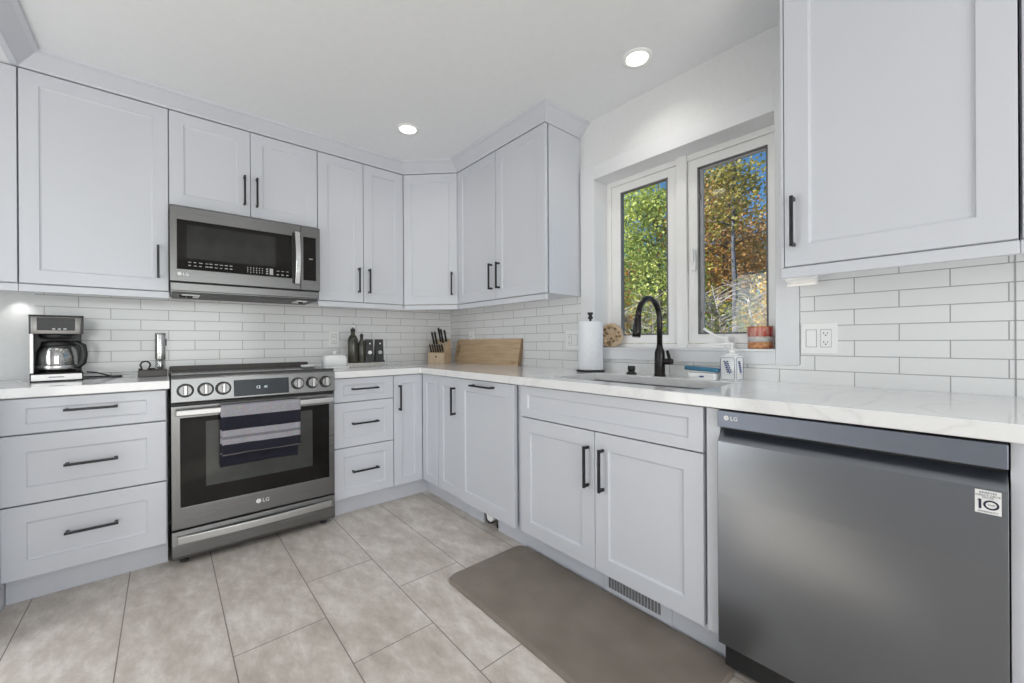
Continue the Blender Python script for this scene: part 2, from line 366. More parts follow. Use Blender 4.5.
# ------------------------------------------------------------------ mesh builder
class MB:
    def __init__(s, mtx=None):
        s.v, s.f, s.sm = [], [], []
        s.m = mtx or Matrix.Identity(4)
    def add(s, vs, fs, smooth=False):
        k = len(s.v)
        s.v += [tuple(s.m @ Vector(p)) for p in vs]
        s.f += [tuple(i + k for i in f) for f in fs]
        s.sm += [smooth] * len(fs)
        return s
    def box(s, x0, x1, y0, y1, z0, z1):
        p = [(x, y, z) for x in (x0, x1) for y in (y0, y1) for z in (z0, z1)]
        return s.add(p, [(0, 1, 3, 2), (4, 6, 7, 5), (0, 4, 5, 1), (2, 3, 7, 6), (0, 2, 6, 4), (1, 5, 7, 3)])
    def prism(s, poly, a0, a1, axis='x', smooth=False):
        """polygon (two coords) extruded along an axis: x->(y,z)  y->(x,z)  z->(x,y)"""
        def P(a, q):
            return {'x': (a, q[0], q[1]), 'y': (q[0], a, q[1]), 'z': (q[0], q[1], a)}[axis]
        k = len(poly)
        vs = [P(a0, q) for q in poly] + [P(a1, q) for q in poly]
        s.add(vs, [tuple(range(k))[::-1], tuple(range(k, 2 * k))])
        kk = len(s.v) - 2 * k
        for i in range(k):
            j = (i + 1) % k
            s.f.append((kk + i, kk + j, kk + k + j, kk + k + i)); s.sm.append(smooth)
        return s
    def lathe(s, prof, c=(0, 0, 0), seg=24, axis='z', sx=1.0, sy=1.0):
        vs, fs = [], []
        for r_, z in prof:
            for i in range(seg):
                a = 2 * PI * i / seg
                x, y = r_ * math.cos(a) * sx, r_ * math.sin(a) * sy
                if axis == 'z': vs.append((c[0] + x, c[1] + y, c[2] + z))
                elif axis == 'y': vs.append((c[0] + x, c[1] + z, c[2] + y))
                else: vs.append((c[0] + z, c[1] + x, c[2] + y))
        for j in range(len(prof) - 1):
            for i in range(seg):
                k = (i + 1) % seg
                fs.append((j * seg + i, j * seg + k, (j + 1) * seg + k, (j + 1) * seg + i))
        s.add(vs, fs, True)
        base = len(s.v) - len(vs)
        s.f.append(tuple(base + i for i in range(seg))[::-1]); s.sm.append(False)
        s.f.append(tuple(base + (len(prof) - 1) * seg + i for i in range(seg))); s.sm.append(False)
        return s
    def tube(s, pts, r_, seg=10, flat=1.0):
        pts = [Vector(p) for p in pts]
        rs = r_ if isinstance(r_, (list, tuple)) else [r_] * len(pts)
        vs, fs = [], []
        t0 = (pts[1] - pts[0]).normalized()
        nrm = t0.orthogonal().normalized()
        if abs(t0.z) < 0.9: nrm = (Vector((0, 0, 1)) - t0 * t0.z).normalized()
        for i, p in enumerate(pts):
            if i == 0: t_ = t0
            elif i == len(pts) - 1: t_ = (pts[i] - pts[i - 1]).normalized()
            else: t_ = ((pts[i + 1] - pts[i]).normalized() + (pts[i] - pts[i - 1]).normalized()).normalized()
            nrm = (nrm - t_ * nrm.dot(t_)).normalized()
            bn = t_.cross(nrm)
            for k in range(seg):
                a = 2 * PI * k / seg
                vs.append(p + (nrm * math.cos(a) + bn * math.sin(a) * flat) * rs[i])
        for j in range(len(pts) - 1):
            for k in range(seg):
                q = (k + 1) % seg
                fs.append((j * seg + k, j * seg + q, (j + 1) * seg + q, (j + 1) * seg + k))
        s.add(vs, fs, True)
        base = len(s.v) - len(vs)
        s.f.append(tuple(base + i for i in range(seg))[::-1]); s.sm.append(False)
        s.f.append(tuple(base + (len(pts) - 1) * seg + i for i in range(seg))); s.sm.append(False)
        return s
    def text(s, body, size, x, z, y, extrude=0.0004, align='CENTER'):
        """upright lettering facing -y"""
        cu = bpy.data.curves.new('lettering', 'FONT')
        cu.body = body; cu.size = size; cu.extrude = extrude; cu.align_x = align; cu.resolution_u = 2
        o = bpy.data.objects.new('lettering', cu); col.objects.link(o)
        dg = bpy.context.evaluated_depsgraph_get()
        me = bpy.data.meshes.new_from_object(o.evaluated_get(dg))
        s.add([(p.co.x + x, y - p.co.z, p.co.y + z) for p in me.vertices], [tuple(f.vertices) for f in me.polygons])
        bpy.data.objects.remove(o); bpy.data.curves.remove(cu); bpy.data.meshes.remove(me)
        return s
    def build(s, name, material, parent=None, bevel=0.0, seg=2, fix=True):
        me = bpy.data.meshes.new(name)
        off = Vector((0, 0, 0))
        me.from_pydata(s.v, [], s.f)
        me.polygons.foreach_set('use_smooth', s.sm)
        if fix:
            bm = bmesh.new(); bm.from_mesh(me)
            bmesh.ops.recalc_face_normals(bm, faces=bm.faces)
            bm.to_mesh(me); bm.free()
        o = bpy.data.objects.new(name, me)
        col.objects.link(o)
        if material is not None: me.materials.append(material)
        if parent is not None: o.parent = parent
        if bevel:
            bv = o.modifiers.new('bevel', 'BEVEL')
            bv.width = bevel; bv.segments = seg; bv.limit_method = 'ANGLE'; bv.angle_limit = R(40)
        return o

def ring_plate(x0, x1, z0, z1, hx0, hx1, hz0, hz1, y0, y1):
    """flat plate with a rectangular opening, in one piece"""
    mb = MB()
    O = [(x0, z0), (x1, z0), (x1, z1), (x0, z1)]
    I = [(hx0, hz0), (hx1, hz0), (hx1, hz1), (hx0, hz1)]
    vs = [(x, y0, z) for x, z in O] + [(x, y0, z) for x, z in I] + [(x, y1, z) for x, z in O] + [(x, y1, z) for x, z in I]
    fs = []
    for i in range(4):
        j = (i + 1) % 4
        fs += [(i, j, 4 + j, 4 + i), (8 + j, 8 + i, 12 + i, 12 + j), (j, i, 8 + i, 8 + j), (4 + i, 4 + j, 12 + j, 12 + i)]
    return mb.add(vs, fs)

def thing(name, label, cat, loc=(0, 0, 0), rotz=0.0, group=None):
    o = bpy.data.objects.new(name, None)
    o.empty_display_size = 0.1
    col.objects.link(o)
    o.location = loc; o.rotation_euler = (0, 0, rotz)
    o['label'] = label; o['category'] = cat
    if group: o['group'] = group
    return o
def tag(o, label, cat, group=None, kind=None):
    o['label'] = label; o['category'] = cat
    if group: o['group'] = group
    if kind: o['kind'] = kind
    return o
def struct(name, mb, material, parent=None, bevel=0.0):
    o = mb.build(name, material, parent, bevel)
    if parent is None: o['kind'] = 'structure'
    return o
def struct_root(name, loc=(0, 0, 0)):
    o = bpy.data.objects.new(name, None); o.empty_display_size = 0.1; col.objects.link(o); o.location = loc
    o['kind'] = 'structure'
    return o

# ------------------------------------------------------------------ room shell
ZC = 2.46          # ceiling
F, U = -0.63, -0.32   # base and upper door faces
XL, YF = -3.40, -6.05
SX = -2.53         # tall side panel face
WY0, WY1, WZ0, WZ1 = -2.642, -1.676, 1.056, 2.085   # window opening

struct('floor', MB().box(XL - 0.15, 0.16, YF - 0.15, 0.15, -0.12, 0.0), M['floor'])
struct('ceiling', MB().box(XL - 0.15, 0.16, YF - 0.15, 0.15, ZC, ZC + 0.15), M['ceiling'])
struct('wall_back', MB().box(XL - 0.15, 0.16, 0.0, 0.15, 0, ZC), M['wall'])
w = MB()
e = 0.0125
w.box(0, 0.16, WY1 + e, 0.0, 0, ZC).box(0, 0.16, YF, WY0 - e, 0, ZC).box(0, 0.16, WY0 - e, WY1 + e, 0, WZ0 - e).box(0, 0.16, WY0 - e, WY1 + e, WZ1 + e, ZC)
struct('wall_right', w, M['wall'])
LW = (-1.82, -1.02, 0.03, 2.06)
w = MB()
w.box(XL - 0.15, XL, LW[1], 0, 0, ZC).box(XL - 0.15, XL, YF, LW[0], 0, ZC).box(XL - 0.15, XL, LW[0], LW[1], 0, LW[2]).box(XL - 0.15, XL, LW[0], LW[1], LW[3], ZC)
struct('wall_left', w, M['wall'])
PD = (-3.15, -0.75, 0.03, 2.12)
w = MB()
w.box(XL - 0.15, PD[0], YF - 0.15, YF, 0, ZC).box(PD[1], 0.16, YF - 0.15, YF, 0, ZC).box(PD[0], PD[1], YF - 0.15, YF, PD[3], ZC).box(PD[0], PD[1], YF - 0.15, YF, 0, PD[2])
struct('wall_front', w, M['wall'])
# unseen patio and side doors added as light sources: frames only face the room
d = struct_root('added_door_1', ((PD[0] + PD[1]) / 2, YF - 0.08, 0))
fr = MB()
x0, x1 = PD[0] - d.location.x, PD[1] - d.location.x
for a, b_ in ((x0, x0 + 0.06), (x1 - 0.06, x1), (-0.05, 0.05)): fr.box(a, b_, -0.05, 0.05, 0.03, 2.12)
fr.box(x0, x1, -0.05, 0.05, 0.03, 0.12).box(x0, x1, -0.05, 0.05, 2.05, 2.12)
fr.build('door_frame', M['trim'], d, 0.003)
MB().box(x0 + 0.06, x1 - 0.06, -0.004, 0.004, 0.12, 2.05).build('glass_pane', M['glass'], d)
d = struct_root('added_door_2', (XL - 0.08, (LW[0] + LW[1]) / 2, 0))  # side door added for its light, placed to suit the dishwasher reflection
fr = ring_plate(-0.40, 0.40, 0.03, 2.06, -0.33, 0.33, 0.14, 1.98, -0.04, 0.04)
fr.v = [(-y, x, z) for x, y, z in fr.v]
fr.build('door_frame', M['trim'], d, 0.003)
MB().box(-0.003, 0.003, -0.33, 0.33, 0.14, 1.98).build('glass_pane', M['glass'], d)

# tiled splashbacks
bs = MB().box(SX, 0.0, -0.008, 0.0, 0.915, 1.38)
struct('trim_1', bs, M['tile_back'])
bs = MB().box(-0.008, 0, -1.565, -0.008, 0.915, 1.38).box(-0.008, 0, -2.73, -1.565, 0.915, 0.990).box(-0.008, 0, -4.05, -2.73, 0.915, 1.40)
struct('trim_2', bs, M['tile_right'])
struct('trim_3', MB().box(-0.0095, -0.007, -3.2935, -3.2905, 0.916, 1.36), M['grey_sash'])
# window casing
cs = MB()
cs.box(-0.018, 0, -1.676, -1.568, 0.988, 2.172).box(-0.018, 0, -2.728, WY0, 0.988, 2.172).box(-0.018, 0, WY0, -1.676, WZ1, 2.172)
cs.box(-0.024, 0, WY0, -1.676, 0.988, WZ0 - 0.012)
cs.box(-0.030, 0.112, WY0, -1.676, WZ0 - 0.012, WZ0)
cs.box(0.0, 0.16, -1.676, -1.664, WZ0, WZ1).box(0.0, 0.16, WY0 - 0.012, WY0, WZ0, WZ1).box(0, 0.16, WY0 - 0.012, -1.664, WZ1, WZ1 + 0.012)
struct('trim_4', cs, M['trim'], bevel=0.002)

# crown moulding swept along the tops of the wall cabinets
def sweep_crown(path, prof, name):
    """path of (x, y) points, profile of (offset, z); offset goes to the right of travel"""
    mb = MB()
    P = [Vector((p[0], p[1])) for p in path]
    rows = []
    for i, p in enumerate(P):
        ns = []
        if i > 0: d_ = (P[i] - P[i - 1]).normalized(); ns.append(Vector((d_.y, -d_.x)))
        if i < len(P) - 1: d_ = (P[i + 1] - P[i]).normalized(); ns.append(Vector((d_.y, -d_.x)))
        if len(ns) == 1: mi = ns[0]
        else:
            mi = (ns[0] + ns[1]).normalized(); mi = mi / mi.dot(ns[0])
        rows.append([(p.x + mi.x * o_, p.y + mi.y * o_, z) for o_, z in prof])
    k = len(prof)
    vs = [q for r_ in rows for q in r_]
    fs = []
    for i in range(len(rows) - 1):
        for j in range(k):
            jj = (j + 1) % k
            fs.append((i * k + j, i * k + jj, (i + 1) * k + jj, (i + 1) * k + j))
    fs.append(tuple(range(k))); fs.append(tuple((len(rows) - 1) * k + j for j in range(k))[::-1])
    mb.add(vs, fs)
    return struct(name, mb, M['cabinet'])
CP = [(-0.02, 2.3835), (0.004, 2.3835), (0.010, 2.392), (0.030, 2.410), (0.062, 2.438), (0.078, 2.446), (0.080, ZC), (-0.02, ZC)]
sweep_crown([(SX, -1.90), (SX, U), (-0.619, U), (U, -0.619), (U, -1.556), (0.0, -1.556)], CP, 'trim_5')
sweep_crown([(U, -2.75), (U, -4.05)], CP, 'trim_6')

struct('trim_8', MB().box(XL, SX - 0.001, -1.90, 0.0, 2.384, ZC), M['ceiling'])

# ------------------------------------------------------------------ window sashes
def window(name, y0, y1, gy0, gy1, screen):
    """frame fills y0..y1 of the opening, glass shows in gy0..gy1 (all at x about 0.13)"""
    root = struct_root(name, (0.13, (y0 + y1) / 2, WZ0))
    cyy = root.location.y
    a, b_, g0, g1 = y0 - cyy, y1 - cyy, gy0 - cyy, gy1 - cyy
    H = WZ1 - WZ0
    gz0, gz1 = 1.128 - WZ0, 2.006 - WZ0
    fr = ring_plate(-b_, -a, 0.0, H, -b_ + 0.028, -a - 0.028, 0.022, H - 0.030, -0.02, 0.03)
    fr.v = [(y, -x, z) for x, y, z in fr.v]
    fr.build('window_frame', M['white_plastic'], root, 0.002)
    sh = ring_plate(-b_ + 0.030, -a - 0.030, 0.024, H - 0.032, -g1, -g0, gz0, gz1, -0.012, 0.026)
    sh.v = [(y, -x, z) for x, y, z in sh.v]
    sh.build('sash', M['white_plastic'], root, 0.003)
    gk = MB(); e_ = 0.007
    gk.box(-0.013, 0.014, g0, g0 + e_, gz0, gz1).box(-0.013, 0.014, g1 - e_, g1, gz0, gz1).box(-0.013, 0.014, g0, g1, gz0, gz0 + e_).box(-0.013, 0.014, g0, g1, gz1 - e_, gz1)
    gk.build('gasket', M['dark_grey'], root)
    MB().box(0.004, 0.008, g0, g1, gz0, gz1).build('glass_pane', M['glass'], root)
    if screen:
        s_ = MB()
        s_.box(-0.002, 0.012, g1 - 0.026, g1 - e_, gz0 + e_, gz1 - e_).box(-0.002, 0.012, g0 + e_, g1 - 0.026, gz1 - 0.018, gz1 - e_)
        s_.build('screen_frame', M['grey_sash'], root, 0.001)
    return root
YM = -2.165
w1 = window('window_1', YM, -1.676, -2.080, -1.773, False)
w2 = window('window_2', WY0, YM, -2.574, -2.247, True)
ml = MB().box(0.095, 0.112, -2.196, -2.140, WZ0, WZ1)
struct('trim_7', ml, M['white_plastic'], bevel=0.002)
# sash lock on the frame of the right window, and its crank
lk = MB(Matrix.Translation((-0.034, 0, 0)))
yb = -2.232 - w2.location.y
lk.box(0, 0.014, yb - 0.012, yb + 0.012, 0.405, 0.515).box(-0.012, 0.0, yb - 0.006, yb + 0.006, 0.45, 0.52)
lk.build('sash_lock', M['white_plastic'], w2, 0.004)
ck = MB()
yb = -2.40 - w2.location.y
ck.prism([(yb - 0.045, 0.0), (yb + 0.13, 0.0), (yb + 0.12, 0.022), (yb - 0.03, 0.03)], -0.060, -0.022, 'x')
ck.tube([(-0.05, yb - 0.005, 0.02), (-0.055, yb + 0.0, 0.045), (-0.065, yb + 0.045, 0.062), (-0.065, yb + 0.10, 0.10)], 0.007, 8)
ck.lathe([(0.014, 0), (0.014, 0.045), (0.009, 0.06)], (-0.05, yb - 0.005, 0.0), 12)
ck.build('crank_handle', M['white_plastic'], w2, 0.002)
hn = MB()
yb = -2.236 - w2.location.y
for z in (0.16, 0.78):
    hn.box(-0.018, -0.010, yb - 0.026, yb - 0.014, z, z + 0.03)
hn.build('hinge_clip', M['dark_grey'], w2)

# ------------------------------------------------------------------ cabinets
def shaker(parent, name, x0, x1, z0, z1, y=0.0, th=0.02, fr=0.062, label=None):
    mb = MB()
    w_ = min(fr, (x1 - x0) * 0.27); h_ = min(fr, (z1 - z0) * 0.27)
    d_, c_ = 0.007, 0.008
    def ring(a, b_, yy): return [(x0 + a, yy, z0 + b_), (x1 - a, yy, z0 + b_), (x1 - a, yy, z1 - b_), (x0 + a, yy, z1 - b_)]
    e = 0.0015
    rings = [ring(0, 0, y + th), ring(0, 0, y + e), ring(e, e, y), ring(w_, h_, y), ring(w_ + c_ * 0.35, h_ + c_ * 0.35, y + d_ * 0.75), ring(w_ + c_, h_ + c_, y + d_)]
    vs = [p for r_ in rings for p in r_]
    fs = [(3, 2, 1, 0)]
    for k in range(len(rings) - 1):
        for i in range(4):
            j = (i + 1) % 4
            fs.append((k * 4 + i, k * 4 + j, (k + 1) * 4 + j, (k + 1) * 4 + i))
    k = (len(rings) - 1) * 4
    fs.append((k, k + 1, k + 2, k + 3))
    mb.add(vs, fs)
    o = mb.build(name, M['cabinet'], parent)
    if label: o['label'] = label
    return o
def pull(parent, x, z, length, vert, y=0.0):
    mb = MB()
    s_ = 0.0052
    if vert:
        mb.box(x - s_, x + s_, y - 0.036, y - 0.026, z - length / 2, z + length / 2)
        for k in (-1, 1):
            zz = z + k * (length / 2 - 0.008)
            mb.box(x - s_, x + s_, y - 0.028, y, zz - 0.006, zz + 0.006)
    else:
        mb.box(x - length / 2, x + length / 2, y - 0.036, y - 0.026, z - s_, z + s_)
        for k in (-1, 1):
            xx = x + k * (length / 2 - 0.008)
            mb.box(xx - 0.006, xx + 0.006, y - 0.028, y, z - s_, z + s_)
    return mb.build('handle', M['black_handle'], parent, 0.001)

BACK, RIGHT = 0.0, -PI / 2
ZB, ZT = 0.121, 0.872      # base doors
ZUB, ZUT = 1.380, 2.380    # upper doors
CB = 'kitchen cabinet'

def carcass(root, x0, x1, depth, z0, z1, top=False):
    return MB().box(x0, x1, 0.032, depth, z0, z1).build('carcass', M['cabinet'], root, 0.001)
def toe(root, x0, x1, y=0.075):
    return MB().box(x0, x1, y, y + 0.016, 0.0, ZB + 0.002).build('toe_kick', M['cabinet'], root)

# wide drawer unit left of the range
W = 0.511
c = thing('drawer_cabinet', 'wide white base cabinet with three stacked drawers left of the range', CB, (-2.5285, F, 0), BACK)
carcass(c, 0.0, W + 0.008, 0.61, ZB, 0.872); toe(c, 0.0, W + 0.008)
for z0, z1 in ((0.7215, 0.8675), (0.4285, 0.7155), (ZB, 0.4225)):
    dr = shaker(c, 'drawer', 0.001, W + 0.004, z0, z1, fr=0.07)
    pull(dr, 0.264, 0.811 if z1 > 0.8 else (0.575 if z1 > 0.5 else 0.281), 0.168, False)
# narrow drawer unit right of the range
x0 = -1.234
W = 0.388
c = thing('drawer_cabinet', 'narrow white base cabinet with three drawers right of the range', CB, (x0, F, 0), BACK)
carcass(c, 0.0, W, 0.61, ZB, 0.872); toe(c, 0.0, W)
for z0, z1 in ((0.722, 0.868), (0.438, 0.717), (ZB, 0.433)):
    dr = shaker(c, 'drawer', 0.004, W - 0.002, z0, z1, fr=0.055)
    pull(dr, 0.192, (z0 + z1) / 2 + 0.006, 0.170, False)
# corner unit: one leaf on each run
c = thing('corner_base_cabinet', 'white corner base cabinet with two narrow doors meeting in the inner corner', CB, (-0.846, F, 0), BACK)
MB().box(0.0, 0.84, 0.032, 0.61, ZB, 0.872).box(0.2475, 0.84, -0.217, 0.032, ZB, 0.872).build('carcass', M['cabinet'], c)
MB().box(0.0, 0.292, 0.075, 0.091, 0, ZB + 0.002).box(0.291, 0.307, -0.217, 0.091, 0, ZB + 0.002).build('toe_kick', M['cabinet'], c)
dr = shaker(c, 'door', 0.003, 0.214, ZB, 0.868, fr=0.055)
pull(dr, 0.040, 0.717, 0.172, True)
mb = MB()
d2 = shaker(c, 'door', 0.003, 0.2145, ZB, 0.868, fr=0.055)
d2.location = (0.216, 0, 0); d2.rotation_euler = (0, 0, RIGHT)
# narrow cabinet beside the corner
W = 0.2525
c = thing('base_cabinet', 'narrow white base cabinet with one door and a vertical pull, next to the corner', CB, (F, -0.8475, 0), RIGHT)
carcass(c, 0, W, 0.61, ZB, 0.872); toe(c, 0, W)
dr = shaker(c, 'door', 0.003, W - 0.001, ZB, 0.868, fr=0.06)
pull(dr, 0.210, 0.722, 0.176, True)
# tall single-front unit with horizontal pull
W = 0.525
c = thing('base_cabinet', 'white pull-out base cabinet with one large front and a horizontal pull at its top', CB, (F, -1.1015, 0), RIGHT)
MB().box(0, W, 0.032, 0.61, ZB, 0.872).build('carcass', M['cabinet'], c)
toe(c, 0, 0.150); toe(c, 0.292, W)
dr = shaker(c, 'door', 0.002, W, ZB - 0.004, 0.868, y=-0.006, th=0.026, fr=0.07)
pull(dr, 0.265, 0.839, 0.205, False, -0.006)
for i, xx in enumerate((0.175, 0.262)):
    lg = MB().lathe([(0.020, 0.0), (0.020, 0.012), (0.011, 0.016), (0.011, 0.10), (0.022, 0.104), (0.022, ZB)], (xx, 0.11, 0.0), 16)
    lg.build('leg', M['black'], c)
ce = MB().lathe([(0.026, 0), (0.029, 0.004), (0.029, 0.03), (0.024, 0.036)], (0.225, 0.060, 0.062), 20, 'y')
ce = ce.build('pipe_cap', M['white_plastic'], c); ce['label'] = 'round white cap under the cabinet'
# sink unit
S0, S1 = -1.6275, -2.6595
W = S0 - S1
c = thing('sink_cabinet', 'white sink base cabinet with two doors below a false drawer front', CB, (F, S0, 0), RIGHT)
mb = MB()
mb.box(0.0, W, 0.030, 0.04, ZB, 0.872).box(0, 0.018, 0.04, 0.61, ZB, 0.872).box(W - 0.018, W, 0.04, 0.61, ZB, 0.872).box(0, W, 0.592, 0.61, ZB, 0.872).box(0, W, 0.04, 0.60, ZB, ZB + 0.018)
mb.build('carcass', M['cabinet'], c)
toe(c, 0.0, W + 0.0)
a0, a1, am = 0.050, 0.9775, 0.5185
shaker(c, 'false_front', a0, a1, 0.713, 0.868, fr=0.05)
dr = shaker(c, 'door', a0, am - 0.0015, ZB, 0.708, fr=0.068); pull(dr, am - 0.033, 0.557, 0.178, True)
dr = shaker(c, 'door', am + 0.0015, a1, ZB, 0.708, fr=0.068); pull(dr, am + 0.046, 0.557, 0.178, True)
MB().box(a1 + 0.012, W, 0.002, 0.0215, ZB, 0.868).build('filler_strip', M['cabinet'], c)
vg = MB()
v0, v1 = 0.545, 0.775
vg.box(v0 - 0.03, v1 + 0.05, 0.069, 0.076, 0.004, 0.118)
g = vg.build('vent_cover', M['cabinet'], c, 0.001)
sl = MB()
for i in range(17):
    xx = v0 + (v1 - v0) * i / 16
    sl.box(xx - 0.0045, xx + 0.0045, 0.066, 0.0695, 0.030, 0.092)
sl.build('vent_slots', M['dark_grey'], g)
MB().lathe([(0.004, 0), (0.004, 0.002)], (v0 - 0.05, 0.0735, 0.092), 10, 'y').build('screw', M['dark_grey'], c)
# end panel right of the dishwasher
c = thing('base_cabinet', 'white base cabinet right of the dishwasher, cut off by the right edge', CB, (F, -3.2645, 0), RIGHT)
carcass(c, 0.0, 0.78, 0.61, ZB, 0.872); toe(c, 0.0, 0.78)
MB().box(0.0, 0.045, 0.0, 0.032, ZB, 0.872).build('filler_strip', M['cabinet'], c, 0.001)
dr = shaker(c, 'door', 0.048, 0.775, ZB, 0.868); pull(dr, 0.09, 0.722, 0.176, True)
# base run turning along the left side
c = thing('base_cabinet', 'white base cabinet at the far left edge, end panel facing the room', CB, (-2.5305, -0.35, 0), 0)
MB().box(-0.83, 0.0, -0.60, 0.34, 0.0, 0.8735).build('carcass', M['cabinet'], c, 0.001)

# wall cabinets
def light_rail(root, x0, x1, z1=ZUB - 0.004, h=0.034):
    return MB().box(x0, x1, 0.002, 0.020, z1 - h, z1).build('light_rail', M['cabinet'], root, 0.0015)
def uppers(label, loc, rot, W, doors, z0=ZUB, z1=ZUT, depth=0.32, rail=True, fr=0.062, e0=0.0, side=False):
    c = thing('wall_cabinet', label, CB, loc, rot)
    MB().box(0, W, 0.032, depth, z0, z1 + 0.001).build('carcass', M['cabinet'], c, 0.001)
    for x0, x1, hx in doors:
        dr = shaker(c, 'door', x0 + 0.002, x1 - 0.002, z0 + 0.002, z1 - 0.002, fr=fr)
        if hx is not None: pull(dr, hx, z0 + 0.156, 0.176, True)
    if rail:
        light_rail(c, e0, W)
    return c
uppers('white wall cabinet cut off by the left edge of the view', (-3.38, U, 0), BACK, 0.849, [(0.0, 0.849, 0.05)], fr=0.11)
uppers('wide white wall cabinet with a single door above the coffee maker', (SX + 0.0005, U, 0), BACK, 0.5325, [(0.0, 0.5325, 0.488)])
c = thing('wall_cabinet', 'short white wall cabinet with two doors above the microwave', CB, (-1.997, U, 0), BACK)
MB().box(0, 0.762, 0.032, 0.32, 1.86, ZUT + 0.001).build('carcass', M['cabinet'], c)
for x0, x1, hx in ((0.001, 0.381, 0.349), (0.381, 0.761, 0.413)):
    dr = shaker(c, 'door', x0 + 0.0015, x1 - 0.0015, 1.862, ZUT - 0.002); pull(dr, hx, 2.012, 0.176, True)
uppers('white wall cabinet with two narrow doors right of the microwave', (-1.2345, U, 0), BACK, 0.6145, [(0.0, 0.3075, 0.270), (0.3075, 0.6145, 0.345)])
# diagonal corner unit
L = math.hypot(0.299, 0.299)
c = thing('corner_wall_cabinet', 'white diagonal wall cabinet with one door across the room corner', CB, (-0.6195, U, 0), -PI / 4)
mb = MB(Matrix.Rotation(PI / 4, 4, 'Z'))
k = 0.0215 * math.sqrt(0.5)
mb.prism([(0.002 , 0.022), (0.288 , -0.278 ), (0.3, -0.297), (0.6185, -0.297), (0.6185, 0.3185), (0.002, 0.3185)], ZUB, ZUT + 0.001, 'z')
mb.build('carcass', M['cabinet'], c)
dr = shaker(c, 'door', 0.004, L - 0.004, ZUB + 0.002, ZUT - 0.002, y=-0.001, th=0.019); pull(dr, L - 0.042, ZUB + 0.156, 0.176, True)
light_rail(c, 0.003, L - 0.003)
uppers('white wall cabinet with two doors between the corner and the window', (U, -0.6195, 0), RIGHT, 0.9365, [(0.0, 0.466, 0.425), (0.466, 0.9365, 0.505)], depth=0.3195)
uppers('large white wall cabinet with one door right of the window', (U, -2.750, 0), RIGHT, 0.5395, [(0.009, 0.5395, 0.040)], z0=1.356, depth=0.3195, rail=False, fr=0.072)
c = uppers('white wall cabinet cut off by the right edge of the view', (U, -3.2915, 0), RIGHT, 0.7585, [(0.001, 0.7575, 0.715)], z0=1.356, depth=0.3195, rail=False)
MB().box(0, 0.7585, 0.002, 0.020, 1.318, 1.3535).build('light_rail', M['cabinet'], c, 0.0015)
c = [o for o in col.objects if o.get('label', '').startswith('large white wall')][0]
MB().box(0, 0.5395, 0.002, 0.020, 1.318, 1.3535).build('light_rail', M['cabinet'], c, 0.0015)
MB().box(0, 0.5395, 0.022, 0.319, ZUT + 0.002, ZC - 0.001).build('top_filler', M['cabinet'], c)
MB().box(0, 0.0085, 0.001, 0.032, 1.354, ZUT).build('face_strip', M['cabinet'], c)

# under cabinet lights (real fittings with their light)
def puck(label, loc, spot_power, size=0.028):
    c = thing('under_cabinet_light', label, 'light fixture', loc, 0, None)
    MB().lathe([(size, -0.012), (size + 0.003, -0.010), (size + 0.003, 0.0)], (0, 0, 0), 20).build('housing', M['white_plastic'], c)
    MB().lathe([(size * 0.85, -0.014), (size * 0.85, -0.012)], (0, 0, 0), 20).build('lens', M['led'], c)
    if spot_power:
        d = bpy.data.lights.new('puck_light', 'SPOT'); d.energy = spot_power; d.spot_size = R(84); d.spot_blend = 0.5; d.shadow_soft_size = 0.015; d.color = (1, 0.97, 0.92)
        lo = bpy.data.objects.new('puck_light', d); col.objects.link(lo); lo.parent = c; lo.location = (0, 0, -0.018)
    return c
puck('small round white light under the wall cabinet above the coffee maker', (-2.578, -0.042, ZUB), 1.7)
c = thing('under_cabinet_light', 'stubby white light fitting at the left end of the cabinet right of the window', 'light fixture', (-0.10, -2.752, 1.356), RIGHT)
MB().prism([(0.0, -0.022), (0.0, 0), (0.05, 0), (0.05, -0.040), (0.04, -0.040)], -0.05, 0.05, 'x').build('housing', M['white_plastic'], c, 0.002)
MB().box(-0.045, 0.045, 0.006, 0.034, -0.043, -0.038).build('lens', M['led'], c)

# ------------------------------------------------------------------ worktop, sink
CT, CBt = 0.915, 0.8745
q = MB()
q.box(-3.395, -1.9995, -0.655, -0.008, CBt, CT)
o = q.build('worktop', M['quartz'], None, 0.003)
tag(o, 'short white stone worktop carrying the coffee maker left of the range', 'countertop')
SKX0, SKX1, SKY0, SKY1 = -0.535, -0.165, -2.545, -1.795
q = MB()
# one slab with an L outline and a sink cut-out, assembled as a plan grid
xs = [-1.2335, -0.655, SKX0, SKX1, -0.008]
ys = [-4.05, SKY0, SKY1, -0.655, -0.008]
def filled(i, j):
    if i == 0: return j == 3
    if i in (2,) and j == 1: return False
    return True
idx = {}
vs, fs = [], []
def vid(i, j, z):
    k = (i, j, z)
    if k not in idx: idx[k] = len(vs); vs.append((xs[i], ys[j], z))
    return idx[k]
for i in range(4):
    for j in range(4):
        if not filled(i, j): continue
        fs.append([vid(i, j, CT), vid(i + 1, j, CT), vid(i + 1, j + 1, CT), vid(i, j + 1, CT)])
        fs.append([vid(i, j, CBt), vid(i, j + 1, CBt), vid(i + 1, j + 1, CBt), vid(i + 1, j, CBt)])
        for (di, dj, a, b_) in ((0, -1, (i, j), (i + 1, j)), (1, 0, (i + 1, j), (i + 1, j + 1)), (0, 1, (i + 1, j + 1), (i, j + 1)), (-1, 0, (i, j + 1), (i, j))):
            ni, nj = i + di, j + dj
            if not (0 <= ni < 4 and 0 <= nj < 4 and filled(ni, nj)):
                fs.append([vid(*a, CBt), vid(*b_, CBt), vid(*b_, CT), vid(*a, CT)])
q.add(vs, fs)
o = q.build('worktop', M['quartz'], None, 0.003)
